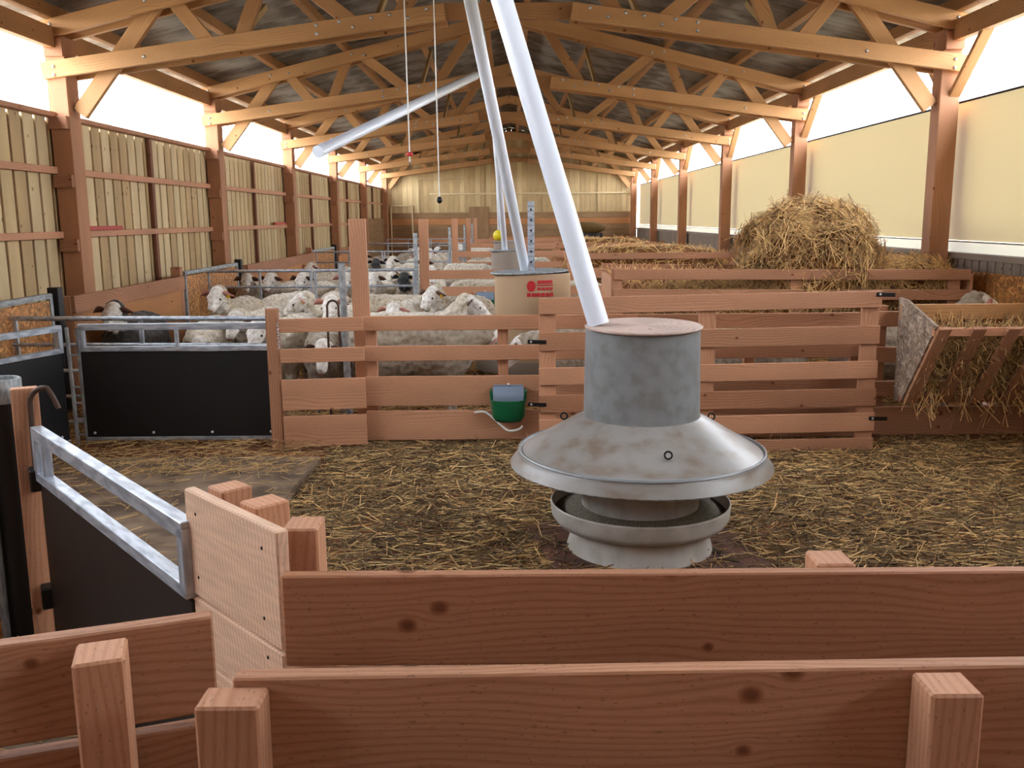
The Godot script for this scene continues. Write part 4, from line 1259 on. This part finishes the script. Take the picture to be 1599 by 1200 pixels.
	var auger := pipe("auger_tube", [V(-0.38, 4.12, -1.2), V(-0.34, 4.12, 33.0)], 0.05, M.galv_dull, self, 12)
	tag(auger, "long steel auger tube hung under the ridge feeding the white pipes", "pipe")
	for k in 7: board("auger_hanger", V(-0.37, 4.15, F1 + BAY * (k - 1)), V(-0.37, 4.62, F1 + BAY * (k - 1)), 0.03, 0.02, M.galv_dull, auger)
	for q in [[-0.842, 2.30, "red"], [-0.60, 1.95, "black"]]:
		var cd := thing("pull_cord", "white hanging pull cord with %s" % ("red knob" if q[2] == "red" else "black ball end"), "cord", V(q[0], q[1], 8.0))
		pipe("cord", [V(q[0] - 0.02, 4.4, 8.0), V(q[0], q[1], 8.0)], 0.006, M.cord, cd, 6)
		if q[2] == "red":
			put("knob", ball(Vector3(0.030, 0.018, 0.018), 10), M.red, cd, Transform3D(Basis.IDENTITY, Vector3(0, 0.03, 0)))
			put("toggle", ball(Vector3(0.008, 0.045, 0.008), 8), M.cord, cd, Transform3D(Basis.IDENTITY, Vector3(0, -0.03, 0)))
		else:
			put("ball_end", ball(Vector3(0.024, 0.030, 0.024), 12), M.black, cd)
	# conduit on the gable wall
	var back := frame_z(5) + 0.15
	var cw := thing("conduit", "pale conduit running along the gable wall planks", "conduit", V(-3.2, 2.9, back))
	pipe("run", [V(-3.35, 1.98, back - 0.02), V(-3.35, 3.2, back - 0.02), V(-1.5, 3.2, back - 0.02)], 0.025, M.pine3, cw, 6)

func build_flock() -> void:
	var a := "sheep in the pen behind the near fence"
	var b := "sheep in the pen behind the first tube hurdle"
	var c := "sheep in the far pens"
	sheep("dark brown sheep with white face standing behind the black gate", a, -3.80, 9.3, 5, "stand", "dark", "brown")
	sheep("cream sheep lying down beside the ply barrier", a, -3.2, 8.08, 85, "lie", "cream", "pink")
	sheep("cream sheep with raised head and tagged ear, looking straight out over the others", a, -3.20, 10.8, -3, "stand", "cream", "pink", true, 1.03)
	sheep("pink-eared white sheep with lowered head behind the black gate", a, -2.62, 9.75, -6, "mid", "white", "pink")
	sheep("white sheep with yellow ear tag, head lowest behind the black gate", a, -3.02, 9.25, 6, "low", "white", "brown", true, 0.95)
	sheep("shorn white sheep seen from behind among the near flock", a, -2.85, 11.9, 165, "low", "white", "pink")
	sheep("shorn cream sheep turned away beside the tube hurdle", a, -2.25, 11.9, 195, "low", "cream", "pink")
	sheep("white sheep in profile with yellow tag, behind the chain post", a, -2.18, 10.5, 0, "turn_other", "white", "pink", true)
	sheep("white sheep looking over the short fence section", a, -1.80, 9.95, -2, "stand", "white", "pink")
	sheep("cream sheep standing sideways behind the tall post", a, -1.42, 11.5, 85, "low", "cream", "pink")
	sheep("white-faced sheep peering between the boards of the short fence", a, -1.68, 8.72, 0, "low", "grey", "brown")
	sheep("white sheep with brown ears at the gate's fence end", a, -2.16, 8.95, -8, "mid", "white", "brown")
	sheep("cream sheep facing out near the tan barrel", a, -0.60, 10.95, -30, "stand", "cream", "brown", true)
	sheep("pink-eared sheep with lowered head behind the long fence", a, -1.18, 10.5, -4, "mid", "white", "pink", true)
	sheep("white sheep in profile gazing toward the tan barrel", a, -0.98, 9.3, 86, "stand", "white", "brown")
	sheep("dirty grey sheep standing broadside behind the long fence", a, -0.86, 8.25, 88, "low", "grey", "pink", false, 1.05)
	sheep("grey sheep standing behind the grey feeder's fence", a, 0.75, 8.2, -88, "low", "grey", "brown")
	sheep("black-faced sheep behind the slatted gate under the rack", a, 2.10, 8.15, 75, "mid", "black_face", "black")
	sheep("white-headed sheep beside the low wall behind the V rack", a, 3.45, 8.05, 88, "stand", "grey", "pink", false, 1.08)
	# the next pen
	var row := [[-3.85, 13.8, 10, "stand", "cream", "brown"], [-3.38, 13.85, -5, "stand", "white", "brown"], [-3.1, 15.3, 60, "turn", "cream", "pink"], [-2.9, 13.85, -8, "stand", "white", "brown"], [-2.42, 13.85, 6, "stand", "cream", "pink"], [-1.95, 13.8, 0, "stand", "white", "brown"], [-1.9, 15.3, 15, "turn_other", "white", "brown"], [-1.47, 13.9, -6, "stand", "black_face", "black"], [-1.3, 15.3, 5, "stand", "white", "brown"], [-0.35, 14.0, 85, "low", "cream", "pink"], [-0.25, 15.2, -80, "low", "cream", "brown"], [0.9, 13.8, 85, "low", "cream", "pink"], [-2.4, 16.7, 100, "low", "white", "pink"], [-3.3, 17.0, -25, "stand", "cream", "pink"]]
	for q in row: sheep("%s sheep among the row behind the first tube hurdle" % ("black-faced" if q[4] == "black_face" else ("brown-eared" if q[5] == "brown" else "pink-eared")), b, q[0], q[1], q[2], q[3], q[4], q[5], rng.randf() < 0.3)
	var far := [[-1.75, 18.3, 10, "stand", "white", "brown"], [-2.2, 19.3, -20, "stand", "white", "black"], [-0.85, 19.3, 75, "low", "white", "brown"], [-2.6, 18.6, 0, "stand", "black_face", "black"], [-2.2, 21.5, 15, "stand", "white", "pink"], [-3.2, 21.6, -10, "stand", "cream", "brown"], [-3.0, 23.5, 80, "stand", "grey", "brown"], [-2.7, 24.9, 30, "stand", "grey", "black"], [-2.0, 23.7, 0, "stand", "white", "pink"], [-1.8, 25.2, -15, "stand", "white", "black"], [-1.6, 28.2, 10, "stand", "white", "black"], [-0.9, 29.5, 60, "low", "white", "brown"], [-0.5, 21.0, 80, "low", "cream", "pink"], [0.4, 21.9, -70, "low", "white", "brown"], [1.6, 18.4, 85, "stand", "white", "brown"], [2.6, 22.6, -85, "low", "white", "pink"]]
	for q in far: sheep("%s sheep in the far pens" % ("black-faced" if q[4] == "black_face" else ("dark-eared" if q[5] == "black" else ("grey" if q[4] == "grey" else "pale"))), c, q[0], q[1], q[2], q[3], q[4], q[5])

func _ready() -> void:
	rng.seed = 20240
	# camera: 1.8 m up, looking down the barn
	var cam := Camera3D.new()
	cam.name = "camera"
	add_child(cam)
	cam.fov = rad_to_deg(2.0 * atan(600.0 / 1450.0))
	cam.near = 0.05
	cam.far = 300.0
	cam.position = Vector3(0, 1.8, 0)
	cam.basis = Basis(Vector3.RIGHT, deg_to_rad(-10.17)) * Basis(Vector3.BACK, -0.008)
	cam.current = true
	# overcast sky
	var we := WorldEnvironment.new()
	we.name = "environment"
	var env := Environment.new()
	env.background_mode = Environment.BG_SKY
	var sky := Sky.new()
	var sm := ProceduralSkyMaterial.new()
	sm.sky_top_color = Color(0.93, 0.96, 1.0)
	sm.sky_horizon_color = Color(0.97, 0.98, 1.0)
	sm.ground_horizon_color = Color(0.75, 0.75, 0.72)
	sm.ground_bottom_color = Color(0.55, 0.54, 0.5)
	sm.sun_angle_max = 0.0
	sky.sky_material = sm
	env.sky = sky
	env.background_energy_multiplier = 6.0
	env.tonemap_mode = Environment.TONE_MAPPER_LINEAR
	env.tonemap_exposure = 3.7
	env.sdfgi_enabled = true
	env.ssao_enabled = true
	env.ssil_enabled = true
	we.environment = env
	add_child(we)
	make_materials()
	build_shell()
	build_frames()
	build_curtain()
	build_foreground()
	build_left_gates()
	build_cross_fences()
	build_feeders()
	build_hay()
	build_flock()
	build_litter()
